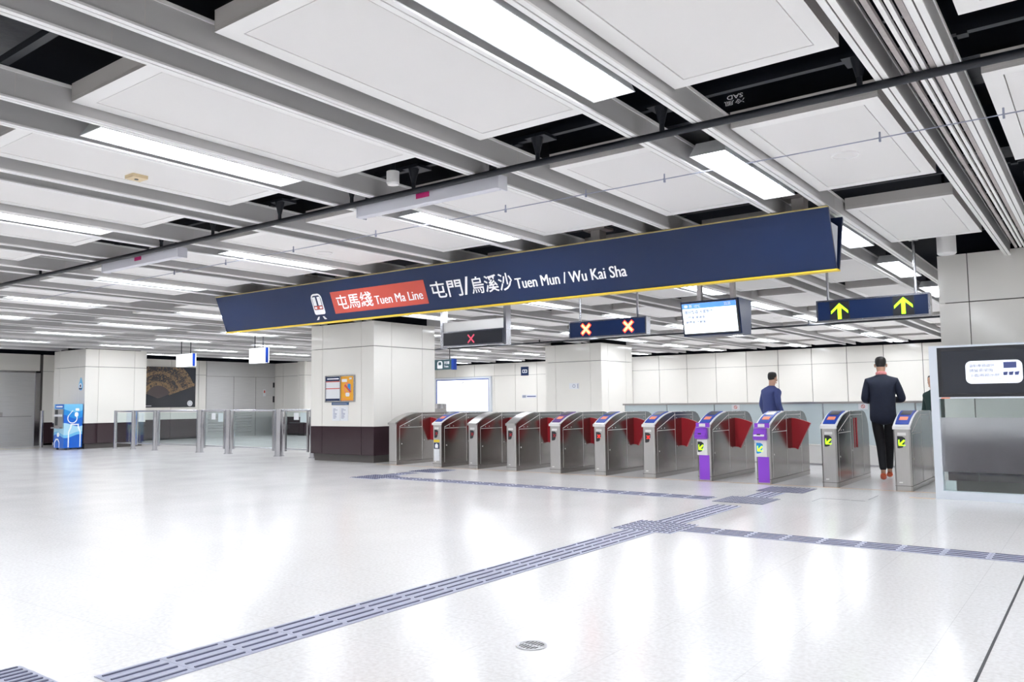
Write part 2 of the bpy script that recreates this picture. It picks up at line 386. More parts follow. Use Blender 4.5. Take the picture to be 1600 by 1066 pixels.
# ------------------------------------------------------------------ ceiling
PX, PY = 1.4325, 2.865
GX = lambda k: -.73-PX*k
YC = lambda j: 3.147+PY*j
ZC = 2.88
rows = range(-4, 18)
js = range(-2, 9)
COLS = ((-13.74, -11.82, 11.28, 13.1), (-25.42, -23.49, 11.16, 12.98), (-13.5, -11.58, 19.9, 21.75), (-1.645, .33, 11.28, 13.1), (X0, -24.9, 20.0, Y1))
def clear_of_columns(x, y, hw, hl): return not any(a-hw < x < b+hw and c-hl < y < d+hl for a, b, c, d in COLS)
# panels
proto = None; cnt_row = 0
for r in rows:                         # row between gap r and gap r+1
    xc = GX(r)-PX/2; n = 0
    if xc < X0+1.9 or xc > X1-.5: continue
    vis_row = False
    for j in js:
        yc = YC(j)
        c = [(xc+a*.45, yc+b*1.01, 2.95) for a in (-1, 0, 1) for b in (-1, -.5, 0, .5, 1)]
        if not clear_of_columns(xc, yc, .44, .9): continue
        seen = in_view(c)
        if not seen and not (xc > 0 and yc < 13): continue
        if seen and not vis_row: vis_row = True; cnt_row += 1
        n += seen
        lab = f'white framed ceiling panel, {ORD[n]} from the front in the {ORD[cnt_row]} panel row from the right' if seen else 'white framed ceiling panel overhead, outside the frame of the photo'
        if proto is None:
            proto = thing('ceiling_panel', lab, 'ceiling panel', (xc, yc, 2.95), 'suspended ceiling panels')
            mb = MB(); x0, x1, y0, y1 = xc-.45, xc+.45, yc-1.01, yc+1.01; b = .095
            for bx in ((x0, x1, y0, y0+b), (x0, x1, y1-b, y1), (x0, x0+b, y0+b, y1-b), (x1-b, x1, y0+b, y1-b)): mb.box(*bx, 2.95, 2.975, 'panel')
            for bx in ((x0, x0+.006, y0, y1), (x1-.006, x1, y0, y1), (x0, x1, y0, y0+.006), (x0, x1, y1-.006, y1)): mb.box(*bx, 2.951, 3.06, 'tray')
            mb.box(x0+.006, x1-.006, y0+.006, y1-.006, 2.976, 2.985, 'groove')
            part('frame', mb, 'panel', proto)
            mb = MB(); mb.box(x0+b+.006, x1-b-.006, y0+b+.006, y1-b-.006, 2.952, 2.972); part('perforated_sheet', mb, 'perf', proto)
            pr0 = Vector((xc, yc, 2.95))
        else:
            dup(proto, Vector((xc, yc, 2.95))-pr0, lab)
# light fittings
proto = None
lk = [k for k in range(-3, 19) if k % 2 and X0+1.6 < GX(k) < X1-.2]
vrow = 0
for k in lk:
    xc = GX(k); n = 0; hid = 0; counted = False
    for j in js:
        yc = YC(j)
        # nothing hangs where a column stands
        if not clear_of_columns(xc, yc, .15, .78): continue
        c = [(xc+a*.13, yc+b*.77, 2.90) for a in (-1, 1) for b in (-1, 0, 1)]
        if in_view(c):
            if not counted: counted = True; vrow += 1
            n += 1; lab = f'lit fluorescent ceiling light, {ORD[n]} from the front in the {ORD[vrow]} light row from the right'
        else:
            hid += 1; lab = 'lit fluorescent ceiling light overhead, outside the frame of the photo'
        if proto is None:
            proto = thing('ceiling_light', lab, 'ceiling light', (xc, yc, 2.895), 'fluorescent lights in the ceiling channels')
            lp0 = Vector((xc, yc, 2.895)); W, L = .135, .775
            mb = MB()      # folded reflector trough, wider at the rim
            def rect(w, l, z): return [(xc-w, yc-l, z), (xc+w, yc-l, z), (xc+w, yc+l, z), (xc-w, yc+l, z)]
            vs = rect(W, L, 2.895)+rect(W-.03, L-.06, 3.0)+rect(W-.008, L-.008, 2.895)+rect(W-.040, L-.085, 2.945)
            fs = []
            for a, b_ in ((0, 4), (8, 0), (12, 8)):
                for i in range(4): fs.append((a+i, a+(i+1) % 4, b_+(i+1) % 4, b_+i))
            fs.append((4, 5, 6, 7)); mb.add(vs, fs); part('reflector', mb, 'rim', proto)
            mb = MB(); mb.add(rect(W-.075, L-.13, 2.892)+rect(W-.048, L-.10, 2.91)+rect(W-.042, L-.088, 2.944), [(3, 2, 1, 0), (8, 9, 10, 11)]+[(b+i, b+(i+1) % 4, b+4+(i+1) % 4, b+4+i) for b in (0, 4) for i in range(4)]); part('tube_panel', mb, 'glow', proto, 'glowing tubes')
            for q in (-.525, .525): mb = MB(); mb.box(xc-.05, xc+.05, yc+q-.075, yc+q+.075, 3.0, 3.08); part('bracket', mb, 'dsteel', proto)
        else:
            dup(proto, Vector((xc, yc, 2.895))-lp0, lab)
# channels
def channel(x, label, side):
    mb = MB(); ya, yb = Y0+.05, Y1-.85
    if side: ya = max(ya, -2)
    mb.box(x-.034, x-.004, ya, yb, ZC, ZC+.012, 'chan'); mb.box(x+.004, x+.034, ya, yb, ZC, ZC+.012, 'chan'); mb.box(x-.006, x+.006, ya, yb, ZC+.006, ZC+.014, 'groove')
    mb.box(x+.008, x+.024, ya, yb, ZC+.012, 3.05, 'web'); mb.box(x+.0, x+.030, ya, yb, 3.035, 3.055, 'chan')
    for j in js:                       # butt joints of the web
        y = YC(j)+PY/2+.13
        if y < yb: mb.box(x+.0235, x+.0250, y-.002, y+.002, ZC+.012, 3.05, 'tray')
    single('ceiling_channel', mb, 'chan', label, 'ceiling channel', 'ceiling channels')
ln = pn = 0
for k in range(-1, 19):
    xc = GX(k)
    if xc < X0+1.6: continue
    if k == 0: d = (-.1515, .1465); nm = 'the slotted air diffuser strip'
    elif k % 2:
        d = (-.222, .222); ln += 1; nm = ('the light row outside the right edge' if k == -1 else f'the {ORD[ln-1]} light row from right')
    else: d = (-.149, .149); pn += 1; nm = f'the {ORD[pn]} unlit channel pair from right'
    for q, s_ in zip(d, ('left', 'right')):
        channel(xc+q, f'white ceiling channel on the {s_} side of {nm}', 0)
# linear diffuser bars in the strip at right
t = thing('air_diffuser', 'long slotted air diffuser with four bars in the ceiling at right', 'air diffuser', (-.73, 5, ZC))
for x, w, m in ((-.757, .012, 'grime'), (-.712, .010, 'chan'), (-.676, .010, 'chan'), (-.635, .013, 'grime')):
    mb = MB(); mb.box(x-w, x+w, Y0+.05, 10.8, ZC+.004, ZC+.03); part('bar', mb, m, t)
for i in range(12):
    mb = MB(); mb.box(-.75, -.645, 2.6+.65*i, 2.63+.65*i, ZC+.026, ZC+.034); part('spacer', mb, 'dark', t)
# struts across
for n, j in enumerate(range(-1, 8)):
    y = YC(j)+PY/2+.07; mb = MB(); mb.box(X0+.1, X1-.1, y-.022, y+.022, 3.06, 3.10)
    for k in range(0, 18): mb.box(GX(k)-.25, GX(k)-.20, y-.03, y+.03, 3.045, 3.06); mb.box(GX(k)+.2, GX(k)+.25, y-.03, y+.03, 3.045, 3.06)
    single('ceiling_strut', mb, 'dsteel', f'dark steel strut crossing above the ceiling channels, {ORD[n+1]} counted from the front', 'strut', 'struts above the ceiling')
# dark ducts in the void
mb = MB(); mb.box(-3.4, 4.8, 5.1, 5.6, 3.1, 3.6); t = single('air_duct', mb, 'duct', 'black air duct in the ceiling void beside the first strut, lettered upside down', 'duct')
tm = text_mb('SAD', (-1.84, 5.098, 3.212), (-1, 0, 0), (0, 0, -1), .11, .03, off=.01, t=.003); part('lettering', tm, 'ink', t, 'upside down white letters')
tm = text_mb('冷風', (-1.83, 5.098, 3.176), (-1, 0, 0), (0, 0, -1), .14, .034, t=.003); part('lettering', tm, 'ink', t, 'upside down white characters')
mb = MB(); mb.box(-12, 4.8, 1.35, 1.9, 3.25, 3.6); single('air_duct', mb, 'duct', 'black air duct in the ceiling void at the top left corner', 'duct')
mb = MB(); mb.box(-16, 4.8, 7.6, 8.1, 3.22, 3.6); single('air_duct', mb, 'duct', 'black air duct in the ceiling void behind the long navy sign', 'duct')

# pipe below the ceiling with hangers
t = thing('sprinkler_pipe', 'thin black pipe crossing under the whole ceiling in front of the navy sign', 'pipe', (-8, 4.58, 2.86))
mb = MB(); mb.tube((-19.5, 4.58, 2.86), (X1-.1, 4.58, 2.86), .024, 14); smooth(part('pipe', mb, 'dsteel', t))
hx = [.3, -1.0, -2.186, -3.148, -4.35, -5.07, -6.04, -7.1, -8.05, -9.5, -10.9, -12.3, -13.8]
for x in hx:
    mb = MB(); mb.tube((x, 4.58, 2.85), (x, 4.58, 2.93), .016, 10); mb.tube((x, 4.58, 2.93), (x, 4.58, 3.04), .018, 10, r2=.045); mb.box(x-.085, x+.085, 4.54, 4.70, 3.04, 3.062); part('hanger', mb, 'dsteel', t)
# thin wire with clips
t = thing('hanging_wire', 'thin taut wire with small clips strung below the ceiling panels', 'wire', (-4, 5.53, 2.86))
mb = MB(); mb.tube((-13.5, 5.53, 2.86), (3, 5.53, 2.86), .004, 6); part('wire', mb, 'greyink', t)
for x in (-9.4, -8.3, -7.05, -5.77, -4.15, -3.33, -2.63, -1.1, -.41):
    mb = MB(); mb.tube((x, 5.53, 2.85), (x, 5.53, 2.9), .006, 6); mb.box(x-.006, x+.006, 5.522, 5.538, 2.835, 2.866); part('clip', mb, 'greyink', t)
t = thing('hanging_cable', 'black cable with stubs under the far ceiling beyond the gates', 'cable', (-10, 18.0, 2.8))
mb = MB(); mb.tube((-17.2, 18.0, 2.80), (-2.0, 18.0, 2.80), .022, 8); part('cable', mb, 'dsteel', t)
for x in (-15.9, -14.2, -12.4, -10.8, -9.2, -7.9, -6.5, -5.2, -3.9):
    mb = MB(); mb.tube((x, 18.0, 2.8), (x, 18.0, 2.93), .018, 8); part('stub', mb, 'dsteel', t)

def cassette(x0, x1, z, label):
    t = thing('blind_cassette', label, 'blind cassette', ((x0+x1)/2, 4.66, z))
    mb = MB(); mb.prism([(0, .0), (.03, -.012), (.085, .0), (.10, .05), (.085, .095), (.0, .095)], (x0, 4.62, z), (0, 1, 0), (0, 0, 1), x1-x0); smooth(part('casing', mb, 'cassette', t), .8)
    for x in (x0-.012, x1): mb = MB(); mb.box(x, x+.012, 4.615, 4.725, z-.008, z+.1); part('end_cap', mb, 'cassette', t)
    mb = MB(); mb.box((x0+x1)/2-.07, (x0+x1)/2+.07, 4.616, 4.62, z+.045, z+.085); part('label', mb, 'magenta', t, 'small magenta label')
    for x in (x0+.06, x1-.1): mb = MB(); mb.box(x, x+.04, 4.65, 4.69, z+.09, z+.31); part('bracket', mb, 'dark', t)
cassette(-5.04, -3.54, 2.76, 'white blind cassette with magenta label, under the pipe above the navy sign')
cassette(-9.39, -7.80, 2.755, 'white blind cassette with magenta label, left one under the pipe')
# detectors and speakers
def can(x, y, r, z0, z1, name, label, cat, m='white'):
    mb = MB(); mb.tube((x, y, z1), (x, y, z0+.015), r, 24, m); mb.tube((x, y, z0+.015), (x, y, z0), r, 24, m, r2=r*.86); mb.tube((x, y, z1), (x, y, 3.74), .02, 8, 'dsteel')
    return smooth(single(name, mb, m, label, cat), .5)
can(-4.40, 4.40, .05, 2.88, 2.985, 'smoke_detector', 'white drum shaped detector hanging in the dark gap by the pipe', 'detector')
can(-1.39, 10.24, .10, 2.80, 3.02, 'ceiling_speaker', 'white drum speaker hanging from the dark ceiling near the right column', 'speaker')
for x, y, lab in ((-1.447, 6.07, 'round white speaker grille in the ceiling panel right of the navy sign'), (-7.29, 6.16, 'round white speaker grille in the ceiling panel above the left of navy sign'), (-5.65, 17.3, 'round speaker grille in the far ceiling panel under the hanging screen')):
    t = thing('speaker_grille', lab, 'speaker', (x, y, 2.945)); mb = MB(); mb.ring((x, y, 2.952), XF, (0, -1, 0), .095, .085, .012, 36); part('rim', mb, 'white', t)
    mb = MB(); mb.tube((x, y, 2.952), (x, y, 2.947), .085, 32); part('grille', mb, 'perf', t)
mb = MB(); mb.box(-5.99, -5.87, 3.10, 3.22, 2.925, 2.952, 'beige'); mb.tube((-5.93, 3.16, 2.926), (-5.93, 3.16, 2.920), .015, 10, 'dark'); single('detector_plate', mb, 'beige', 'small square beige fitting on a ceiling panel at left', 'detector')

# ------------------------------------------------------------------ big navy sign
sx0, sx1 = -11.13, -1.89
t = thing('direction_sign', 'long navy direction sign with train symbol, red line block and white place names', 'sign', ((sx0+sx1)/2, 7.45, 2.33))
zb, zt, lean = 2.334, 2.858, .20; sl = math.hypot(zt-zb, lean); so = Vector((0, 7.45, zb)); sv = Vector((0, -lean, zt-zb)).normalized()
mb = MB(); mb.prism([(0, 0), (sx1-sx0, 0), (sx1-sx0, sl), (0, sl)], so+Vector((sx0, 0, 0)), XF, sv, -.03); part('front_board', mb, 'navy', t)
sv2 = Vector((0, lean, zt-zb)).normalized()
mb = MB(); mb.prism([(0, 0), (sx1-sx0, 0), (sx1-sx0, sl), (0, sl)], Vector((sx0, 7.53, zb)), XF, sv2, -.03); part('back_board', mb, 'navy', t)
mb = MB(); mb.box(sx0, sx1+.01, 7.435, 7.535, zb-.014, zb); part('bottom_edge', mb, 'yellow', t, 'yellow bottom edge')
mb = MB(); mb.box(sx0, sx1, 7.24, 7.285, zt, zt+.012); part('top_edge', mb, 'brass', t)
mb = MB(); mb.prism([(.0, 0), (.055, 0), (.16, .42), (-.10, .42)], (sx1-.03, 7.47, zb), YF, ZF, .01); part('end_plate', mb, 'alum', t)
mb = MB(); mb.prism([(-.03, .0), (.09, 0), (.24, .5), (-.17, .5)], (sx0+.02, 7.47, zb), YF, ZF, .01); part('end_plate', mb, 'navy', t)
for x in (-2.2, -4.355, -6.53, -9.24):
    mb = MB(); mb.box(x-.055, x+.055, 7.41, 7.55, zb+.3, 3.06, 'tray'); mb.box(x-.13, x+.13, 7.38, 7.58, 3.02, 3.05, 'grime'); part('post', mb, 'tray', t)
def SP(u, v): return so+sv*v+Vector((u, 0, 0))
F2 = lambda pts, m, par, nm, tk=.003, lab=None: part(nm, (lambda b: (b.prism([(p[0], p[1]) for p in pts], so, XF, sv, tk), b)[1])(MB()), m, par, lab)
F2([(-8.52, .10), (-6.78, .10), (-6.78, .407), (-8.52, .407)], 'sred', t, 'line_block', .004, 'red block')
def STX(s, u, v, w, h, off=0.):
    b = text_mb(s, SP(u, v), XF, sv, w, h, 0, .006) if off < .01 else text_mb(s, SP(u, v), XF, sv, w, h, off, .006)
    if off < .01:
        for d, e in ((.007, .0002), (.0035, .0004)):
            c = text_mb(s, SP(u+d, v), XF, sv, w, h, 0, .006+e); b.add(c.v, c.f, 'ink')
    part('lettering', b, 'ink', t)
STX('屯馬綫', -8.43, .150, .69, .205, .012)
STX('Tuen Ma Line', -7.70, .165, .85, .115, .007)
STX('屯門', -6.69, .150, .50, .215, .012); STX('/', -6.17, .155, .10, .22, .02); STX('烏溪沙', -6.05, .150, .615, .21, .012)
STX('Tuen Mun / Wu Kai Sha', -5.40, .155, 1.43, .125, .007)
# train symbol
mb = MB(); cx = -8.83
def rr(x0, x1, y0, y1, r, rt=None):
    rt = rt or r; out = []
    for (cx_, cy_, rad, a0) in ((x1-r, y0+r, r, -90), (x1-rt, y1-rt, rt, 0), (x0+rt, y1-rt, rt, 90), (x0+r, y0+r, r, 180)):
        for i in range(7): a = math.radians(a0+15*i); out.append((cx_+rad*math.cos(a), cy_+rad*math.sin(a)))
    return out
mb.prism(rr(cx-.11, cx+.11, .115, .415, .03, .075), so, XF, sv, .004, 'ink')
mb.prism(rr(cx-.092, cx+.092, .185, .39, .012, .05), so, XF, sv, .005, 'navy')
for s_ in (-1, 1):
    mb.prism(rr(cx+s_*.05-.032, cx+s_*.05+.032, .245, .37, .008), so, XF, sv, .006, 'ink')
    mb.prism([(cx+s_*.045-.015, .085), (cx+s_*.045+.015, .085), (cx+s_*.085+.02, .04), (cx+s_*.085-.025, .04)], so, XF, sv, .004, 'ink')
mb.prism([(cx-.088, .19), (cx+.088, .19), (cx+.088, .24), (cx-.088, .24)], so, XF, sv, .006, 'sred')
for s_ in (-1, 1): mb.prism(rr(cx+s_*.052-.025, cx+s_*.052+.025, .20, .228, .008), so, XF, sv, .007, 'ink')
part('train_symbol', mb, 'ink', t)

# ------------------------------------------------------------------ gate signals
def arrow(mb, cx, cz, s, o, m, tk=.004, ang=0):
    pts = [(0, .5), (.5, .02), (.5, -.16), (.11, .20), (.11, -.5), (-.11, -.5), (-.11, .20), (-.5, -.16), (-.5, .02)]
    ca, sa = math.cos(ang), math.sin(ang)
    P = [(cx+s*(p[0]*ca-p[1]*sa), cz+s*(p[0]*sa+p[1]*ca)) for p in pts]
    mb.add([Vector(o)+Vector((x, -tk, z)) for x, z in P], [(0, 1, 2, 3), (0, 3, 4, 5), (0, 5, 6, 7), (0, 7, 8)], m)
def cross(mb, cx, cz, s, o, m, w, tk=.004):
    for sg in (1, -1):
        u = Vector((math.sqrt(.5), 0, sg*math.sqrt(.5))); v = Vector((-sg*math.sqrt(.5), 0, math.sqrt(.5)))
        mb.prism([(-s, -w), (s, -w), (s, w), (-s, w)], Vector(o)+Vector((cx, 0, cz)), u, v, tk, m)
def signal(x0, x1, z0, z1, label, marks, kind, poles, dim=False):
    y = 10.3; t = thing('gate_signal', label, 'signal sign', ((x0+x1)/2, y, z0), 'overhead gate signals')
    mb = MB(); mb.box(x0+.02, x1-.02, y, y+.10, z0+.02, z1-.02); part('display_board', mb, 'dark' if dim else 'navy', t)
    mb = MB()
    for b in ((x0, x0+.02, z0, z1), (x1-.02, x1, z0, z1), (x0+.02, x1-.02, z0, z0+.02), (x0+.02, x1-.02, z1-.02, z1)): mb.box(b[0], b[1], y-.012, y+.115, b[2], b[3])
    part('frame', mb, 'chrome', t)
    for cx, cz in marks:
        mb = MB(); o = (0, y, 0)
        if kind == 'x':
            if not dim: cross(mb, cx, cz, .105, o, 'redglow', .027, .003); cross(mb, cx, cz, .092, o, 'ledcore', .015, .006)
            else: cross(mb, cx, cz, .095, o, 'reddim', .012, .004)
        else:
            mb.box(cx-.115, cx+.115, y-.003, y, cz-.115, cz+.115, 'dark'); arrow(mb, cx, cz, .20, o, 'green', .006)
        part('red_cross' if kind == 'x' else 'green_arrow', mb, 'green', t)
    for px in poles:
        mb = MB(); mb.tube((px, y+.05, z1), (px, y+.05, 3.06), .016, 10); mb.box(px-.05, px+.05, y+.0, y+.1, 3.03, 3.06); part('pole', mb, 'chrome', t)
    return t
signal(-6.54, -5.235, 2.125, 2.385, 'navy overhead gate signal with two bright red crosses', [(-6.245, 2.26), (-5.53, 2.257)], 'x', (-6.37, -5.40))
signal(-2.875, -1.595, 2.125, 2.395, 'navy overhead gate signal with two green arrows', [(-2.60, 2.25), (-1.88, 2.262)], 'a', (-2.745, -1.75))
t = signal(-9.10, -7.795, 2.13, 2.385, 'overhead gate signal with one dim red cross beside the column', [(-8.48, 2.245)], 'x', (), True)
mb = MB(); mb.box(-9.10, -7.80, 10.32, 10.40, 2.385, 2.55); part('header_panel', mb, 'wplastic', t, 'white panel above the display')
for x in (-9.15, -7.79): mb = MB(); mb.box(x, x+.05, 10.29, 10.42, 2.11, 3.06); part('bracket', mb, 'chrome', t)

# hanging information screen
t = thing('hanging_screen', 'hanging information screen showing the time under a blue header', 'screen', (-4.28, 10.35, 2.07))
tl = math.hypot(.44, .09); tv = Vector((0, -.09, .44)).normalized(); to = Vector((0, 10.36, 2.075))
mb = MB(); vs = []
for x in (-4.70, -3.865): vs += [(x, 10.375, 2.06), (x, 10.70, 2.06), (x, 10.75, 2.53), (x, 10.28, 2.53)]
mb.add(vs, [(0, 1, 2, 3), (4, 5, 6, 7), (0, 1, 5, 4), (1, 2, 6, 5), (2, 3, 7, 6), (3, 0, 4, 7)]); part('casing', mb, 'navy', t)
def TV(pts, m, nm, tk, par=t): 
    b = MB(); b.prism(pts, to, XF, tv, tk); return part(nm, b, m, par)
TV([(-4.685, .0), (-3.88, .0), (-3.88, tl), (-4.685, tl)], 'dark', 'bezel', .008)
scr = TV([(-4.67, .02), (-3.905, .02), (-3.905, tl-.015), (-4.67, tl-.015)], 'tvwhite', 'display', .012)
TV([(-4.67, tl-.085), (-3.905, tl-.085), (-3.905, tl-.015), (-4.67, tl-.015)], 'tvblue', 'header', .014, scr)
def TVT(s, u, v, w, h, m, off=.012): part('lettering', text_mb(s, to+tv*v+Vector((u, 0, 0)), XF, tv, w, h, off, .017, m), m, scr)
TVT('12°C', -4.49, tl-.07, .085, .036, 'ink', .02); TVT('22:35', -4.065, tl-.068, .09, .04, 'ink', .02); TVT('新', -4.565, tl-.072, .045, .045, 'ink')
TVT('做好防疫 大家努力', -4.645, tl-.16, .42, .055, 'tvgrey'); TVT('屯門綫  東涌綫', -4.635, tl-.225, .28, .038, 'tvgrey'); TVT('觀塘綫  港島綫', -4.63, tl-.29, .28, .038, 'tvgrey')
mb = MB(); mb.prism(rr(-4.64, -4.585, tl-.07, tl-.03, .018), to, XF, tv, .016); part('weather_symbol', mb, 'ink', scr)
for x in (-4.45, -3.98): mb = MB(); mb.box(x-.03, x+.03, 10.345, 10.41, 2.53, 3.062); part('pole', mb, 'grime', t)

# hanging platform sign beyond the gates
t = thing('platform_sign', 'small hanging dark teal sign with white train symbol beside the column', 'sign', (-14.5, 16.05, 2.07))
mb = MB(); mb.box(-15.6, -13.84, 16.0, 16.1, 2.07, 2.335); part('board', mb, 'darkgreen', t)
mb = MB(); mb.box(-13.84, -13.76, 15.99, 16.11, 2.06, 2.345); part('end_cap', mb, 'blue', t)
mb = MB(); mb.prism(rr(-14.34, -14.16, 2.10, 2.30, .02, .06), (0, 16, 0), XF, ZF, .004, 'ink'); mb.prism(rr(-14.3, -14.2, 2.19, 2.27, .01), (0, 16, 0), XF, ZF, .006, 'darkgreen')
part('train_symbol', mb, 'ink', t)
mb = MB(); arrow(mb, -14.62, 2.2, .2, (0, 16, 0), 'ink', .005, 2.3); part('arrow', mb, 'ink', t)
part('lettering', text_mb('列車', (-14.10, 16, 2.205), XF, ZF, .19, .085, .01, .005), 'ink', t); part('lettering', text_mb('Trains', (-14.10, 16, 2.125), XF, ZF, .15, .05, .02, .005), 'ink', t)
for x in (-15.0, -13.95): mb = MB(); mb.tube((x, 16.05, 2.33), (x, 16.05, 3.1), .012, 8); part('rod', mb, 'dsteel', t)
# blank lightbox signs at left
for (x0, x1, y, z0, z1, lab) in ((-20.55, -19.80, 12.2, 2.26, 2.60, 'small blank white hanging sign nearest the dark fan poster'), (-17.25, -16.62, 12.2, 2.23, 2.60, 'small blank white hanging sign above the wide glass barrier panel')):
    t = thing('hanging_sign', lab, 'sign', ((x0+x1)/2, y, z0), 'blank white hanging signs')
    mb = MB(); mb.box(x0, x1, y, y+.13, z0, z1); part('light_box', mb, 'lbox', t)
    mb = MB(); mb.box(x1, x1+.012, y+.02, y+.10, z0, z1); part('end_cap', mb, 'blue', t)
    for x in (x0+.15, x1-.15): mb = MB(); mb.tube((x, y+.06, z1), (x, y+.06, 3.05), .012, 8); part('rod', mb, 'dsteel', t)

# ------------------------------------------------------------------ ticket gates
def zc(y): return .80+.20*(1-(1-min(max(y, 0), .75)/.75)**2.2)
def strip(mb, y0, y1, x0, x1, off, m=None, n=8, th=.006, taper=0):
    top = []; bot = []
    for i in range(n+1):
        y = y0+(y1-y0)*i/n; z = zc(y); dz = (zc(y+.01)-zc(y-.01))/.02 if y > .01 else (zc(.02)-zc(0))/.02
        nv = Vector((0, -dz, 1)).normalized(); p = Vector((0, y, z)); w = taper*(1-i/n)
        top.append((p+nv*off, w)); bot.append((p+nv*(off-th), w))
    vs = []
    for (a, w), (b, _) in zip(top, bot): vs += [a+Vector((x0+w, 0, 0)), a+Vector((x1-w, 0, 0)), b+Vector((x1-w, 0, 0)), b+Vector((x0+w, 0, 0))]
    fs = [(0, 1, 2, 3), (4*n, 4*n+1, 4*n+2, 4*n+3)]
    for i in range(n):
        a, b = 4*i, 4*i+4
        for k in range(4): fs.append((a+k, a+(k+1) % 4, b+(k+1) % 4, b+k))
    mb.add(vs, fs, m)
def at(mb, loc):
    for v in mb.v: v += Vector(loc)
    return mb
GATE_X = [-11.175, -10.02, -9.165, -8.31, -7.405, -6.555, -5.685, -4.79, -3.915, -3.025, -2.13]
GY = 11.15
def gate(i, label, reader=None, front=None, lens='x', left=True, right=True):
    L = Vector((GATE_X[i], GY, 0)); t = thing('ticket_gate', label, 'ticket gate', L, 'ticket gates in the row')
    prof = [(0, 0), (0, .80)]+[(y, zc(y)-.004) for y in (.06, .13, .22, .33, .46, .6, .75)]+[(1.46, .996), (1.55, .985), (1.64, .95), (1.72, .88), (1.77, .80), (1.80, .68), (1.80, 0)]
    mb = MB(); w = .10; c = .018         # body with chamfered front edges
    ring_ = []
    for sx_ in (-1, 1): ring_.append([Vector((sx_*(w-(c if y < .001 else 0)), y, z)) for y, z in prof])
    n = len(prof); vs = ring_[0]+ring_[1]
    # add a side start line just behind the chamfer
    side = [[Vector((sx_*w, c, 0)), Vector((sx_*w, c, .80))] for sx_ in (-1, 1)]
    base = len(vs); vs += side[0]+side[1]
    fs = [(0, 1, n+1, n)]
    for sx_, o, sb in ((-1, 0, base), (1, n, base+2)):
        fs += [(o, sb, sb+1, o+1), [sb, sb+1]+[o+q for q in range(2, n)], (o+1, sb+1, o+2)]
    for q in range(2, n-1): fs.append((q, q+1, n+q+1, n+q))
    fs += [(1, 2, n+2, n+1)]
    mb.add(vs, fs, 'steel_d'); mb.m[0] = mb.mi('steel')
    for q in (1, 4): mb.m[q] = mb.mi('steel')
    o = part('body', at(mb, L), 'steel', t)
    mb = MB()
    for sx_ in (-1, 1):
        x = sx_*w; e = sx_*.0012
        for a in ((.10, .107, .09, .72), (.735, .745, .07, .985), (1.42, 1.428, .07, .985)): mb.box(x, x+e, a[0], a[1], a[2], a[3])
        mb.box(x, x+e, .10, .735, .712, .72); mb.box(x, x+e, .75, 1.42, .943, .949)
        mb.prism([(.10, .730), (.10, .742), (.73, .957), (.73, .945)], (x if sx_ > 0 else x, 0, 0), YF, ZF, e*1.0)
    part('panel_seam_highlights', at(mb, L), 'seam', t)
    mb = MB(); mb.box(-w-.002, w+.002, -.002, 1.802, .062, .068); part('plinth_seam', at(mb, L), 'groove', t)
    mb = MB()
    for sx_ in (-1, 1):
        mb.tube((sx_*w, .16, .40), (sx_*(w+.006), .16, .40), .012, 10)
        for y, z in ((.14, .75), (.25, .75), (.36, .75), (.80, .45), (1.36, .45), (.80, .90), (1.36, .9)): mb.tube((sx_*w, y, z), (sx_*(w+.003), y, z), .008, 8)
    part('fasteners', at(mb, L), 'seam', t)
    mb = MB(); strip(mb, -.004, .62, -.104, .104, .010, n=12, th=.018); mb.box(-.104, .104, -.016, .02, .775, .815)
    con = part('console', at(mb, L), 'wplastic' if reader else 'steel', t)
    if reader:
        mb = MB(); strip(mb, .05, .54, -.090, .090, .020, n=10, th=.012, taper=.012); rd = part('card_reader', at(mb, L), reader, con, {'blue': 'blue card reader', 'dpurple': 'purple card reader'}[reader])
        mb = MB(); strip(mb, .30, .50, -.062, .062, .023, n=4, th=.006); part('display', at(mb, L), 'dark', rd)
        mb = MB(); strip(mb, .14, .23, -.05, .05, .023, n=3, th=.006); part('sticker', at(mb, L), 'orange', rd)
    fl = None
    def lens_poly(x0, z1, s): return [(x0, z1), (x0+.40*s, z1-.02*s), (x0+.62*s, z1-.16*s), (x0+.60*s, z1-.45*s), (x0+.42*s, z1-.95*s), (x0+.15*s, z1-1.02*s), (x0, z1-1.0*s)]
    if front != 'blank':
        z1 = .69; x0 = -.055; s = .15
        if front == 'purple':
            mb = MB(); mb.box(-.075, .082, -.006, 0, .02, .375); part('front_vinyl', at(mb, L), 'purple', t, 'purple lower front panel')
            mb = MB(); mb.box(-.10, .055, -.012, 0, .375, .60); part('lens_plate', at(mb, L), 'wplastic', t)
            mb = MB(); mb.prism([(0, .79), (-.06, .70), (-.075, .64), (-.05, .61), (0, .61)], (-.115, 0, 0), YF, ZF, .175); sc_ = part('code_scanner', at(mb, L), 'purple', t, 'purple and white code scanner')
            mb = MB(); mb.prism([(-.01, .0), (.14, 0), (.14, .075), (-.01, .075)], (-.095, -.0755, .662), XF, Vector((0, .06, .09)).normalized(), .004); part('scanner_face', at(mb, L), 'wplastic' if i == 8 else 'purple', sc_)
            mb = MB(); mb.prism([(.035, .02), (.085, .02), (.085, .055), (.035, .055)], (-.095, -.079, .662), XF, Vector((0, .06, .09)).normalized(), .004); part('scanner_window', at(mb, L), 'dark', sc_)
            mb = MB(); mb.box(-.105, .105, -.022, -.016, .78, .845); part('front_band', at(mb, L), 'purple', con); mb = MB(); mb.box(-.055, .04, -.026, -.022, .79, .835); part('front_tag', at(mb, L), 'wplastic', con)
            z1 = .572; x0 = -.09
        mb = MB(); mb.prism(lens_poly(x0, z1, s), (0, -.012 if front == 'purple' else 0, 0), XF, ZF, .003)
        ln_ = part('indicator_lens', at(mb, L), 'dark' if i != 8 else 'midb', t)
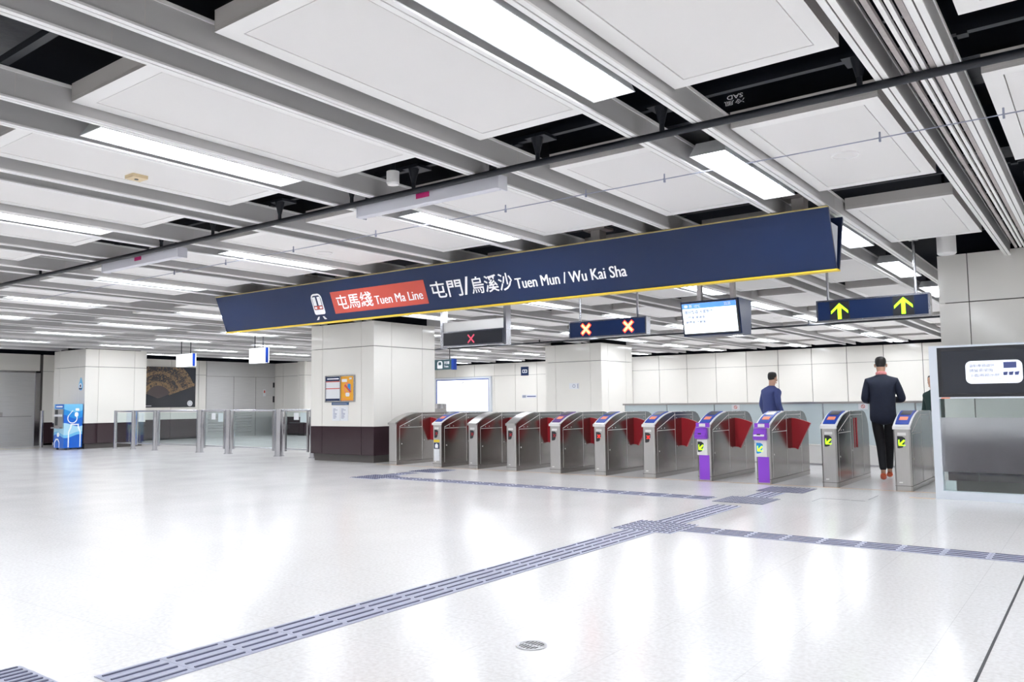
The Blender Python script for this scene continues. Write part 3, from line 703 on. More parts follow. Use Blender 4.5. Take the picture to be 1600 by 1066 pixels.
        mb = MB(); oy = -.0165 if front == 'purple' else -.0045
        if lens == 'a': arrow(mb, x0+.05, z1-.085, .10, (0, oy, 0), 'green', .002, 2.36)
        else:
            for k_ in (1, -1):
                u = Vector((.7071, 0, .7071*k_)); v = Vector((-.7071*k_, 0, .7071)); mb.prism([(-.035, -.008), (.035, -.008), (.035, .008), (-.035, .008)], Vector((x0+.055, oy, z1-.07)), u, v, .002, 'ledred' if lens == 'x' else 'red')
        part('indicator_mark', at(mb, L), 'green', ln_)
        mb = MB(); mb.box(-.05, .05, -.003, 0, .70, .735); part('front_label', at(mb, L), 'wplastic', t)
        mb = MB(); mb.prism([(-.025, 0), (.015, 0), (.02, .015), (-.02, .015)], (-.03, 0, .10), XF, ZF, .002); part('front_badge', at(mb, L), 'wplastic', t)
    if i == 1:
        mb = MB(); mb.box(-.07, .07, -.004, 0, .46, .505, 'lemon'); part('sticker', at(mb, L), 'lemon', t, 'yellow label')
        mb = MB(); mb.box(-.065, .065, -.004, 0, .34, .45, 'navy'); mb.box(-.035, .035, -.006, -.004, .355, .42, 'ink'); mb.box(-.015, .015, -.006, -.004, .42, .435, 'ink'); part('sticker', at(mb, L), 'navy', t, 'navy and white label')
        mb = MB(); mb.box(-.065, .065, -.004, 0, .12, .33); part('paper_notice', at(mb, L), 'paper', t)
    fp = [(.06, .895), (.10, .897), (.16, .890), (.22, .876), (.28, .858), (.33, .84), (.373, .822), (.176, .432), (.15, .447), (.10, .452), (.06, .45)]
    for side_, on in ((1, right), (-1, left)):
        if on is None: continue
        if on:
            mb = MB(); mb.prism([(p[0]*side_, p[1]) for p in fp], (0, 1.03, 0), XF, ZF, .045); part('flap', at(mb, L), 'red', t, 'red fan shaped flap')
        else:
            mb = MB(); mb.box(side_*w, side_*(w+.003), .80, 1.38, .09, .93); part('flap_slot', at(mb, L), 'steel_d', t)
            mb = MB(); mb.box(side_*w, side_*(w+.012), 1.04, 1.08, .48, .9); mb.box(side_*w, side_*(w+.008), .92, .95, .48, .9); part('flap', at(mb, L), 'red', t, 'edge of the retracted red flap')
    return t
gate(0, 'plain steel ticket gate against the column, leftmost of the row', None, 'blank', left=None)
gate(1, 'steel ticket gate with yellow and white stickers down its front', 'blue', None, 'd')
gate(2, 'steel ticket gate without reader, third of the row from the column', None, None, 'd')
gate(3, 'steel ticket gate without reader, left of the one with a purple reader', None, None, 'd')
gate(4, 'steel ticket gate with a purple card reader on top', 'dpurple', None, 'd')
gate(5, 'steel ticket gate with blue reader and red light, left of its twin', 'blue', None, 'x')
gate(6, 'steel ticket gate with blue reader and red cross, left of the purple fronted gates', 'blue', None, 'x')
gate(7, 'purple fronted ticket gate with dark arrow lens, left of the two purple ones', 'blue', 'purple', 'a')
gate(8, 'purple fronted ticket gate with blue arrow lens, right of the two purple ones', 'blue', 'purple', 'a')
gate(9, 'steel ticket gate with green arrow, left of the walking man in navy', 'blue', None, 'a', right=False)
gate(10, 'steel ticket gate with green arrow, rightmost of the row beside framed screen', 'blue', None, 'a', left=False, right=None)

# balustrade behind the gates
t = thing('balustrade', 'pale glass balustrade with steel handrail behind the gates', 'balustrade', (-3.5, 14.85, 0))
bx = [-8.08, -7.13, -6.13, -4.10, -2.6, -1.1, .4, 1.9, 3.4]
for a, b in zip(bx[:-1], bx[1:]):
    mb = MB(); mb.box(a+.012, b-.012, 14.82, 14.84, .37, 1.09); part('glass_panel', mb, 'pale', t)
    mb = MB(); mb.box(a+.006, b-.006, 14.82, 14.86, .03, .36); part('base_panel', mb, 'wplastic', t)
    mb = MB(); mb.box(a-.015, a+.015, 14.85, 14.90, 0, 1.09); part('post', mb, 'chrome', t)
mb = MB(); mb.box(-8.12, 3.4, 14.80, 14.90, 1.09, 1.125); part('handrail', mb, 'steel', t)
mb = MB(); mb.box(-8.09, 3.4, 14.815, 14.87, 0, .03); part('bottom_rail', mb, 'chrome', t)
for x, lab in ((-5.70, 'small white no smoking sign on the balustrade between purple gates'), (-3.42, 'small white no smoking sign on the balustrade by the walking man')):
    mb = MB(); mb.box(x-.075, x+.075, 14.812, 14.8195, .985, 1.086, 'paper'); mb.ring((x, 14.811, 1.037), XF, ZF, .032, .024, .002, 20, 'sred')
    mb.prism([(-.022, -.004), (.022, -.004), (.022, .004), (-.022, .004)], (x, 14.811, 1.037), Vector((.7, 0, -.7)).normalized(), Vector((.7, 0, .7)).normalized(), .003, 'sred')
    single('warning_sign', mb, 'paper', lab, 'sign', 'no smoking signs on the balustrade')

# ------------------------------------------------------------------ back wall signs
def wall_lightbox(x0, x1, z0, z1, lab):
    t = thing('light_box', lab, 'advertising light box', ((x0+x1)/2, 27.4, z0)); y = 27.47
    mb = MB()
    for b in ((x0, x0+.12, z0, z1), (x1-.12, x1, z0, z1), (x0+.12, x1-.12, z1-.09, z1), (x0+.12, x1-.12, z0, z0+.09)): mb.box(b[0], b[1], y-.09, y, b[2], b[3])
    part('frame', mb, 'alum', t)
    mb = MB(); mb.box(x0+.12, x1-.12, y-.06, y, z0+.09, z1-.09); lb = part('lit_panel', mb, 'lbox', t)
    mb = MB()
    for b in ((x0+.12, x0+.16, z0, z1-.09), (x1-.16, x1-.12, z0, z1-.09), (x0+.12, x1-.12, z1-.13, z1-.09)): mb.box(b[0], b[1], y-.075, y-.06, b[2], b[3])
    part('inner_edge', mb, 'blue', t)
    return t, y
t, y = wall_lightbox(-24.75, -21.45, .75, 2.33, 'large glowing white light box on the back wall beside the column')
mb = MB(); mb.ring((-23.0, y-.062, 1.93), XF, ZF, .22, .17, .004, 14, 'greyink', 1.7, 3.8, .6); part('mark', mb, 'greyink', t)
wall_lightbox(-18.0, -14.63, .75, 2.30, 'glowing light box half hidden behind the far column')
mb = MB(); mb.box(-19.88, -19.5, 27.44, 27.472, 2.31, 2.68, 'navy'); mb.prism(rr(-19.80, -19.56, 2.42, 2.56, .02), (0, 27.44, 0), XF, ZF, .004, 'ink'); mb.prism(rr(-19.77, -19.59, 2.445, 2.535, .01), (0, 27.44, 0), XF, ZF, .006, 'navy'); mb.box(-19.70, -19.66, 27.433, 27.44, 2.46, 2.52, 'ink')
single('wall_sign', mb, 'navy', 'small square navy sign with white symbol high on back wall', 'sign')
for (x0, x1, yy, z0, z1, lab) in ((-19.85, -19.1, 27.47, 1.36, 1.50, 'small white notice low on the back wall above the gates'),):
    mb = MB(); mb.box(x0, x1, yy-.01, yy, z0, z1, 'paper'); mb.box(x0+.02, x0+.2, yy-.014, yy-.01, z0+.02, z1-.02, 'greyink'); mb.box(x0+.26, x1-.04, yy-.013, yy-.01, z0+.05, z1-.05, 'tvgrey'); single('notice', mb, 'paper', lab, 'notice')
mb = MB(); mb.box(-12.66, -12.34, 19.885, 19.9, 1.55, 1.72, 'paper'); mb.ring((-12.5, 19.884, 1.635), XF, ZF, .05, .035, .003, 16, 'greyink'); mb.box(-12.38, -12.36, 19.88, 19.885, 1.57, 1.7, 'greyink')
single('notice', mb, 'paper', 'small white notice on the front of the far column', 'notice')
mb = MB(); mb.box(-18.02, -17.2, 27.46, 27.475, .2, 2.28, 'cream'); mb.box(-17.22, -17.17, 27.455, 27.475, .2, 2.32, 'groove'); single('wall_door', mb, 'cream', 'flush cream service door in the back wall left of the far column', 'door')
# litter bin beside the column
t = thing('litter_bin', 'brushed steel drum bin behind the gates right of the column', 'bin', (-13.55, 15.1, 0)); mb = MB(); mb.tube((-13.55, 15.1, 0), (-13.55, 15.1, 1.05), .24, 28); smooth(part('drum', mb, 'steel', t), .5); mb = MB(); mb.tube((-13.55, 15.1, 1.05), (-13.55, 15.1, 1.17), .245, 28); smooth(part('lid', mb, 'chrome', t), .5)

# posters on the column
yc_ = 11.278
t = thing('poster_frame', 'double poster frame with timetable and orange print on the column', 'poster', (-12.8, yc_, 1.25))
mb = MB()
for b in ((-13.26, -13.235, 1.24, 1.765), (-12.80, -12.77, 1.24, 1.765), (-12.385, -12.355, 1.24, 1.765), (-13.26, -12.355, 1.765, 1.78), (-13.26, -12.355, 1.225, 1.24)): mb.box(b[0], b[1], yc_-.03, yc_, b[2], b[3])
part('frame', mb, 'chrome', t)
mb = MB(); mb.box(-13.235, -12.80, yc_-.015, yc_, 1.255, 1.755, 'paper')
mb.box(-13.235, -12.80, yc_-.017, yc_-.015, 1.665, 1.755, 'navy'); mb.box(-13.235, -12.80, yc_-.017, yc_-.015, 1.645, 1.663, 'sred'); mb.box(-13.235, -12.80, yc_-.017, yc_-.015, 1.50, 1.518, 'sred'); mb.box(-13.235, -12.80, yc_-.017, yc_-.015, 1.255, 1.30, 'navy')
mb.box(-13.2, -12.84, yc_-.018, yc_-.017, 1.70, 1.725, 'ink')
for k in range(4): mb.box(-13.2+.1*k, -13.14+.1*k, yc_-.0165, yc_-.015, 1.53, 1.635, 'tvgrey' if k == 9 else 'paper')
part('timetable', mb, 'paper', t)
mb = MB(); mb.box(-12.77, -12.385, yc_-.015, yc_, 1.255, 1.755, 'oposter'); mb.box(-12.75, -12.59, yc_-.017, yc_-.015, 1.64, 1.70, 'paper')
mb.ring((-12.575, yc_-.015, 1.51), XF, ZF, .12, .085, .003, 24, 'orange', sx=.9); mb.prism(rr(-12.57, -12.48, 1.45, 1.60, .03), (0, yc_-.015, 0), XF, ZF, .004, 'midb'); mb.prism([(-12.67, 1.56), (-12.64, 1.59), (-12.46, 1.44), (-12.49, 1.42)], (0, yc_-.015, 0), XF, ZF, .006, 'sred')
mb.prism(rr(-12.63, -12.51, 1.34, 1.42, .03), (0, yc_-.015, 0), XF, ZF, .005, 'paper'); mb.box(-12.52, -12.45, yc_-.017, yc_-.015, 1.69, 1.73, 'paper'); mb.box(-12.74, -12.6, yc_-.017, yc_-.015, 1.29, 1.305, 'orange'); mb.box(-12.77, -12.385, yc_-.017, yc_-.015, 1.255, 1.265, 'sred')
part('orange_print', mb, 'oposter', t)
mb = MB(); mb.box(-13.065, -12.55, yc_-.012, yc_, 1.165, 1.222, 'slate'); mb.box(-13.02, -12.6, yc_-.014, yc_-.012, 1.185, 1.20, 'greyink'); single('name_strip', mb, 'slate', 'narrow blue strip under the posters on the column', 'sign')
for x0, lab in ((-13.05, 'left sheet of white notices under the blue strip on the column'), (-12.80, 'right sheet of white notices under the blue strip on the column')):
    mb = MB(); mb.box(x0, x0+.235, yc_-.006, yc_, .84, 1.14, 'paper'); random.seed(3)
    for k in range(9): mb.box(x0+.03, x0+.08+random.random()*.1, yc_-.007, yc_-.006, .89+.024*k, .898+.024*k, 'tvgrey')
    single('paper_notice', mb, 'paper', lab, 'notice')

# ------------------------------------------------------------------ barrier at left
BY = 11.78
posts = [(-22.92, .045), (-21.93, .06), (-20.80, .06), (-18.68, .085), (-17.45, .085), (-15.47, .10), (-14.25, .085)]
labs = ['slim steel end post of the glass barrier by the far left column']
t = thing('glass_barrier', 'glass barrier with steel posts and handrail between the two columns', 'barrier', (-18.5, BY, 0))
for x, w in posts:
    mb = MB(); mb.tube((x, BY, .02), (x, BY, 1.08), w, 20); mb.tube((x, BY, 0), (x, BY, .02), w+.02, 20); smooth(part('post', mb, 'chrome', t), .5)
for x in (-21.75, -20.62, -18.47, -17.62, -17.24, -15.68, -15.24, -14.45):
    mb = MB(); mb.box(x-.025, x+.025, BY-.02, BY+.02, .12, 1.05); part('stile', mb, 'chrome', t)
spans = [(-22.88, -21.99, 0), (-21.73, -20.86, 0), (-20.6, -18.77, 0), (-18.44, -17.64, 1), (-17.21, -15.7, 0), (-15.21, -14.47, 1)]
for a, b, g in spans:
    mb = MB(); mb.box(a, b, BY-.006, BY+.006, .20, 1.02); part('gate_leaf' if g else 'glass_panel', mb, 'glass', t)
    mb = MB(); mb.tube((a-.02, BY, .17), (b+.02, BY, .17), .016, 10); part('bottom_rail', mb, 'chrome', t)
    if g:
        mb = MB(); mb.box(a+.28, a+.45, BY-.012, BY-.006, .84, 1.0); part('notice', mb, 'paper', t)
        mb = MB(); mb.box(b-.24, b-.02, BY-.010, BY-.006, .78, 1.0); part('notice', mb, 'pale', t)
        mb = MB(); mb.box(a-.05, a+.05, BY-.06, BY-.01, .63, .73); part('latch', mb, 'chrome', t)
mb = MB(); mb.box(-15.1, -14.55, BY-.012, BY-.006, .765, .785); part('sign_strip', mb, 'dark', t)
mb = MB(); mb.tube((-22.94, BY, 1.06), (-14.2, BY, 1.06), .024, 12); smooth(part('handrail', mb, 'chrome', t))
mb = MB(); mb.tube((-25.75, 11.0, 0), (-25.75, 11.0, 1.1), .05, 16); smooth(single('barrier_post', mb, 'chrome', 'lone slim steel post between the steel door and the water machine', 'post'), .5)
mb = MB(); mb.box(-26.98, -26.86, 11.86, 11.98, 0, .10, 'wplastic'); mb.tube((-26.92, 11.92, .1), (-26.92, 11.92, .18), .03, 10, 'wplastic'); single('door_stop', mb, 'wplastic', 'small white floor fitting against the left wall by the steel door', 'fitting')

# fan poster
t = thing('fan_poster', 'large dark poster of an ornate folding fan on the left wall', 'poster', (X0+.04, 15.3, 1.15))
px = X0+.035
mb = MB(); mb.box(px, px+.03, 13.75, 16.9, 1.15, 2.60); part('board', mb, 'screen', t)
FO = (px+.031, 15.45, 1.47); A0, A1 = math.radians(20), math.radians(160)
for ra, rb, m_, tk in ((1.45, 1.22, 'fan', .004), (1.22, .98, 'fan_d', .004), (.98, .86, 'fan', .004), (.86, .62, 'fan_d', .004), (.62, .46, 'fan', .004), (.46, .02, 'hub', .003)):
    mb = MB(); mb.ring(FO, YF, ZF, ra, rb, tk, 40, None, A0, A1, 1.0)
    for v in mb.v: v.z = min(v.z, 2.59)
    part('fan_band', mb, m_, t)
mb = MB()
mb.prism([(.42, -.03), (1.46, -.05), (1.5, .02), (1.46, .07), (.42, .03)], FO, Vector((0, math.cos(A0), math.sin(A0))), Vector((0, -math.sin(A0), math.cos(A0))), .008)
part('fan_rib', mb, 'fan', t)
mb = MB(); mb.tube((px+.03, 16.68, 1.29), (px+.036, 16.68, 1.29), .105, 24, 'paper'); mb.ring((px+.036, 16.68, 1.29), YF, ZF, .07, .06, .002, 20, 'greyink')
mb.box(px+.03, px+.034, 14.85, 15.2, 1.20, 1.22, 'paper'); part('seal', mb, 'paper', t, 'round white seal and small white caption')

# water dispenser
t = thing('water_dispenser', 'blue water dispenser with bottle drawing in front of the far left column', 'water dispenser', (-23.8, 10.86, 0))
vx, va, vb, vw = -23.49, 10.62, 11.12, .60
mb = MB(); mb.box(vx-vw, vx, va, vb, .05, 1.28); bd = part('cabinet', mb, 'deepb', t)
for x in (vx-.55, vx-.06):
    for yy in (va+.05, vb-.09): mb = MB(); mb.box(x, x+.05, yy, yy+.05, 0, .05); part('foot', mb, 'dark', t)
SIDE = ((vx, va, 0), YF, ZF, vb-va); FRONT = ((vx-vw, va, 0), XF, ZF, vw)
def VF(face, pts, m, nm, tk): b = MB(); b.prism(pts, face[0], face[1], face[2], tk); return part(nm, b, m, bd)
def wave(W, z, a, ph, n=12): return [(W*i/n, z+a*math.sin(ph+4*i/n)) for i in range(n+1)]
for fc, ph in ((SIDE, 2.4), (FRONT, -1.6)):
    W = fc[3]
    VF(fc, wave(W, 1.1, .05, ph)+[(W, 1.279), (0, 1.279)], 'skyb', 'wave_print', .002)
    VF(fc, wave(W, .93, .06, ph-.3)+list(reversed(wave(W, 1.1, .05, ph))), 'midb', 'wave_print', .002)
    VF(fc, wave(W, .46, -.05, ph-1.2)+list(reversed(wave(W, .70, .05, ph-.8))), 'paleb', 'wave_print', .0025)
    VF(fc, wave(W, .38, -.05, ph-1.2)+list(reversed(wave(W, .46, -.05, ph-1.2))), 'skyb', 'wave_print', .0025)
mb = MB(); mb.ring((vx+.003, va+.22, .88), YF, ZF, .145, .12, .002, 24, 'ink', PI*.85, PI*2.2, .95); part('drop_drawing', mb, 'ink', bd)
mb = MB(); mb.prism([(.085, .93), (.11, .94), (.24, 1.10), (.215, 1.10)], (vx+.003, va, 0), YF, ZF, .002, 'ink'); part('drop_drawing', mb, 'ink', bd)
mb = MB(); mb.prism(rr(.28, .38, .92, 1.05, .045), (vx+.003, va, 0), YF, ZF, .002, 'ink'); part('drop_drawing', mb, 'ink', bd)
mb = MB(); mb.prism(rr(.30, .40, 1.09, 1.16, .02), (vx+.003, va, 0), YF, ZF, .002, 'ink'); part('drop_drawing', mb, 'ink', bd)
mb = MB(); mb.prism([(.11, .07), (.14, .07), (.14, .48), (.20, .62), (.20, .69), (.37, .69), (.37, .62), (.43, .48), (.43, .07), (.46, .07), (.46, .50), (.40, .65), (.40, .72), (.17, .72), (.17, .65), (.11, .50)], (vx+.004, va, 0), YF, ZF, .002); part('bottle_drawing', mb, 'ink', bd)
mb = MB(); mb.prism([(.06, .06), (.09, .06), (.09, .20), (.16, .27), (.26, .27), (.33, .20), (.33, .06), (.36, .06), (.36, .22), (.28, .31), (.14, .31), (.06, .22)], (vx-vw, va-.004, 0), XF, ZF, .002); part('bottle_drawing', mb, 'ink', bd)
mb = MB(); mb.prism(rr(.20, .34, .36, .48, .05), (vx-vw, va-.004, 0), XF, ZF, .002); part('bottle_drawing', mb, 'ink', bd)
mb = MB(); x0 = vx-vw+.06; mb.box(x0, vx-.05, va-.03, va, .60, 1.14, 'steel'); mb.box(x0+.05, x0+.22, va-.032, va-.03, .68, 1.12, 'dark'); mb.box(x0, vx-.05, va-.035, va-.03, .93, .99, 'paper'); mb.box(x0-.04, vx-.05, va-.10, va, .60, .63, 'chrome'); part('dispenser_bay', mb, 'steel', bd, 'steel dispenser bay')
mb = MB(); mb.box(x0, vx-.05, va-.006, va, 1.16, 1.27, 'deepb'); mb.box(x0+.05, vx-.1, va-.008, va-.006, 1.19, 1.23, 'ink'); part('name_label', mb, 'deepb', bd)
# drop-shaped badge on the far column
mb = MB(); P = [(0, .36)]+[(.11*math.cos(a), .12+.13*math.sin(a)) for a in [math.radians(40-26*i) for i in range(11)]]
mb.prism([(p[0], p[1]) for p in P], (-23.72, 11.16, 1.68), XF, ZF, .015, 'skyb'); mb.ring((-23.72, 11.145, 1.80), XF, ZF, .075, .045, .004, 20, 'ink'); mb.box(-23.80, -23.64, 11.138, 11.145, 1.70, 1.74, 'navy'); mb.tube((-23.72, 11.145, 1.80), (-23.72, 11.141, 1.80), .04, 14, 'navy')
single('drop_badge', mb, 'skyb', 'small blue water drop badge on the far left column', 'sign')

# ------------------------------------------------------------------ framed screen at right
t = thing('screen_partition', 'white framed partition with black screen above frosted glass at right', 'partition', (-.4, 10.52, 0))
kx0, kx1, ky = -1.672, .95, 10.5
mb = MB()
for b in ((kx0, kx0+.085, 0, 1.752), (kx1-.085, kx1, 0, 1.752), (kx0, kx1, 1.752, 1.775), (kx0+.085, kx1-.085, 0, .095), (kx0+.085, kx1-.085, 1.158, 1.176)): mb.box(b[0], b[1], ky, ky+.09, b[2], b[3])
part('frame', mb, 'alum', t)
mb = MB(); mb.box(kx0+.085, kx1-.085, ky+.03, ky+.036, .095, .315); mb.box(kx0+.085, kx1-.085, ky+.03, ky+.036, .94, 1.158); part('clear_glass', mb, 'glass', t)
mb = MB(); mb.box(kx0+.085, kx1-.085, ky+.03, ky+.036, .315, .94); part('frosted_glass', mb, 'frost', t, 'frosted band of glass')
mb = MB(); mb.box(kx0+.085, kx1-.085, ky+.005, ky+.08, 1.176, 1.752); sc_ = part('screen', mb, 'dark', t)
mb = MB(); mb.box(kx0+.13, kx1-.13, ky+.002, ky+.005, 1.215, 1.71); dsp = part('display', mb, 'screen', sc_)
mb = MB(); mb.prism(rr(-1.30, -.745, 1.325, 1.585, .06), (0, ky+.002, 0), XF, ZF, .003); part('message_panel', mb, 'bubble', dsp)
def KT(s, u, v, w, h): part('lettering', text_mb(s, (u, ky-.001, v), XF, ZF, w, h, .0, .002, 'greyink'), 'greyink', dsp)
KT('最新車務資訊', -1.262, 1.512, .25, .036); KT('請留意閘機', -1.262, 1.457, .235, .038); KT('上面嘅顯示屏：', -1.262, 1.402, .315, .036)
KT('Please refer to service updates on', -1.24, 1.372, .35, .013); KT('the display board above the gates', -1.24, 1.347, .35, .013)
mb = MB(); mb.prism([(-.925, 1.495), (-.80, 1.495), (-.80, 1.562), (-.925, 1.562)], (0, ky-.001, 0), XF, ZF, .002, 'tvgrey'); mb.box(-.885, -.883, ky-.003, ky, 1.562, 1.58, 'greyink'); mb.box(-.84, -.838, ky-.003, ky, 1.562, 1.58, 'greyink')
for k in range(3): mb.prism([(-.93+.055*k, 1.415), (-.895+.055*k, 1.415), (-.885+.055*k, 1.455), (-.93+.055*k, 1.45)], (0, ky-.001, 0), XF, ZF, .002, 'tvgrey')
part('board_drawing', mb, 'tvgrey', dsp)
mb = MB(); mb.box(kx0+.11, kx0+.20, ky-.003, ky, 1.16, 1.172); part('sticker', mb, 'orange', t)
mb = MB(); mb.box(kx0+.09, kx0+.20, ky+.1, ky+.16, 0, .205); single('socket_box', mb, 'wplastic', 'small white floor box behind the glass of the framed partition', 'box')

# ------------------------------------------------------------------ floor markings
def tile_bars(mb, x, y, along, m='tact'):
    mb.box(x+.001, x+.299, y+.001, y+.299, .0005, .004, 'tact')
    for k in range(4):
        c = .0375+.075*k
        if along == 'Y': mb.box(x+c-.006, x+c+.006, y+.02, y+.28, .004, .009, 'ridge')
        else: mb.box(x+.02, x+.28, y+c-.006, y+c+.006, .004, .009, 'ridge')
def tile_diag(mb, x, y, n=6):
    mb.box(x+.001, x+.299, y+.001, y+.299, .0005, .004, 'tact')
    for k in range(n):
        for q in range(2):
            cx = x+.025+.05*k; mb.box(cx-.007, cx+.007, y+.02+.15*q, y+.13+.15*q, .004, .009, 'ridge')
def tile_dots(mb, x, y):
    mb.box(x+.001, x+.299, y+.001, y+.299, .0005, .004, 'dots')
    for a in range(5):
        for b in range(5): mb.tube((x+.03+.06*a, y+.03+.06*b, .004), (x+.03+.06*a, y+.03+.06*b, .008), .014, 6, 'dots', r2=.009)
TX = -3.615
t = thing('tactile_path', 'grey ribbed tactile path running from the foreground to the gates', 'tactile paving', (TX+.15, 5, 0))
k = 0; y = 10.49+.3-.3
while y > 1.7:
    y -= .3
    if y < 1.69 or y+.29 > 6.59 and y < 7.18 or y+.29 > 8.95 and y < 9.54 or y+.29 > 10.27: continue
    mb = MB(); tile_bars(mb, TX, y, 'Y'); part('ribbed_tile', mb, 'tact', t); k += 1
t = thing('tactile_path', 'grey ribbed tactile path branching right towards the framed screen', 'tactile paving', (-1, 6.91, 0)); x = -3.16
while x < 1.6: mb = MB(); tile_bars(mb, x, 6.765, 'X'); part('ribbed_tile', mb, 'tact', t); x += .3
t = thing('tactile_path', 'grey tactile path along the front of the gates', 'tactile paving', (-6.5, 9.21, 0)); x = -9.268
while x < -4.05: mb = MB(); tile_bars(mb, x, 9.06, 'X'); part('ribbed_tile', mb, 'tact', t); x += .3
t = thing('tactile_path', 'short grey tactile path to the gate nearest the column', 'tactile paving', (-9.6, 9.9, 0)); y = 9.47
while y < 9.9: mb = MB(); tile_bars(mb, -9.75, y, 'Y'); part('ribbed_tile', mb, 'tact', t); y += .3
for (x, y, fn, lab) in ((-3.765, 6.59, tile_diag, 'square tactile junction block in the middle of the foreground paths'), (-9.87, 8.87, tile_diag, 'square tactile corner block at the left end of the gate path'), (-9.85, 10.2, tile_diag, 'square tactile block before the gate nearest the column'),
                        (-3.72, 10.27, tile_dots, 'dark studded tactile block before the purple fronted gates'), (-3.765, 8.95, tile_dots, 'dark studded tactile junction block where gate path meets long path'), (-4.05, 1.07, tile_diag, 'tactile block at the bottom left corner of the photo')):
    t = thing('tactile_block', lab, 'tactile paving', (x+.3, y+.3, 0), 'square tactile blocks')
    for a in range(2):
        for b in range(2): mb = MB(); fn(mb, x+.3*a, y+.3*b); part('block_tile', mb, 'tact', t)
# drain
t = thing('floor_drain', 'round slotted steel drain cover in the floor', 'drain', (-2.30, 3.235, 0)); DX, DY, R = -2.30, 3.235, .073
mb = MB(); mb.tube((DX, DY, .0003), (DX, DY, .0012), R, 40, 'crack'); part('pit', mb, 'crack', t)
mb = MB(); mb.ring((DX, DY, .001), XF, YF, R+.004, R-.012, .003, 40); part('rim', mb, 'drainm', t)
mb = MB(); nb = 7
for i in range(nb):                     # bars between the slots
    u = -R+.012+(2*R-.024)*(i+.5)/nb; hw = (2*R-.024)/nb*.24; l = math.sqrt(max(0, (R-.012)**2-u*u)); mb.box(DX+u-hw, DX+u+hw, DY-l, DY+l, .0015, .0035)
mb.box(DX-R+.012, DX+R-.012, DY-.008, DY+.008, .0015, .0036); part('bars', mb, 'drainm', t)
# lines
mb = MB(); mb.box(-.511, -.499, -2, 6.7, .0003, .0012); single('floor_joint', mb, 'crack', 'thin black expansion joint in the floor at lower right', 'floor joint')
mb = MB(); mb.box(-11.6, -1.7, 11.125, 11.150, .0003, .0012); single('floor_line', mb, 'line', 'thin orange line on the floor along the gate fronts', 'floor line')
mb = MB(); mb.box(-1.95, -1.68, 10.47, 10.50, .0003, .0014); single('floor_tape', mb, 'line', 'short piece of orange tape at the foot of the partition', 'floor line')
mb = MB(); mb.box(-27, -25.6, 10.0, 10.03, .0003, .0012); mb.box(-25.63, -25.6, 10.0, 10.9, .0003, .0012); single('floor_line', mb, 'lemon', 'thin yellow line on the floor before the steel door', 'floor line')
for pts, lab in (([(-2.8, 9.53, -2.794, 9.88), (-2.8, 9.876, -2.47, 9.882)], 'thin black corner mark on the floor before the gates, left one'), ([(-2.3, 10.0, -2.294, 10.5), (-2.45, 9.85, -2.3, 9.856)], 'thin black corner mark on the floor before the gates, right one')):
    mb = MB()
    for a in pts: mb.box(a[0], a[2], a[1], a[3], .0003, .0012)
    single('floor_mark', mb, 'crack', lab, 'floor mark')

# ------------------------------------------------------------------ people
def skin_mesh(name, nodes, edges, sub=2, root=0):
    me = bpy.data.meshes.new(name); me.from_pydata([n[:3] for n in nodes], edges, [])
    o = bpy.data.objects.new(name, me); COL.objects.link(o)
    md = o.modifiers.new('s', 'SKIN'); md.use_smooth_shade = True
    for i, n in enumerate(nodes):
        sv_ = me.skin_vertices[0].data[i]; r = n[3]; sv_.radius = (r, n[4] if len(n) > 4 else r); sv_.use_root = (i == root)
    ms = o.modifiers.new('d', 'SUBSURF'); ms.levels = sub; ms.render_levels = sub
    dg = bpy.context.evaluated_depsgraph_get(); out = bpy.data.meshes.new_from_object(o.evaluated_get(dg))
    bpy.data.objects.remove(o); bpy.data.meshes.remove(me); return out
def merge(name, meshes, m, parent):
    bm = bmesh.new()
    for me in meshes: bm.from_mesh(me)
    for f in bm.faces: f.smooth = True
    me = bpy.data.meshes.new(name); bm.to_mesh(me); bm.free(); me.materials.append(MT[m])
    o = bpy.data.objects.new(name, me); COL.objects.link(o); o.parent = parent; return o
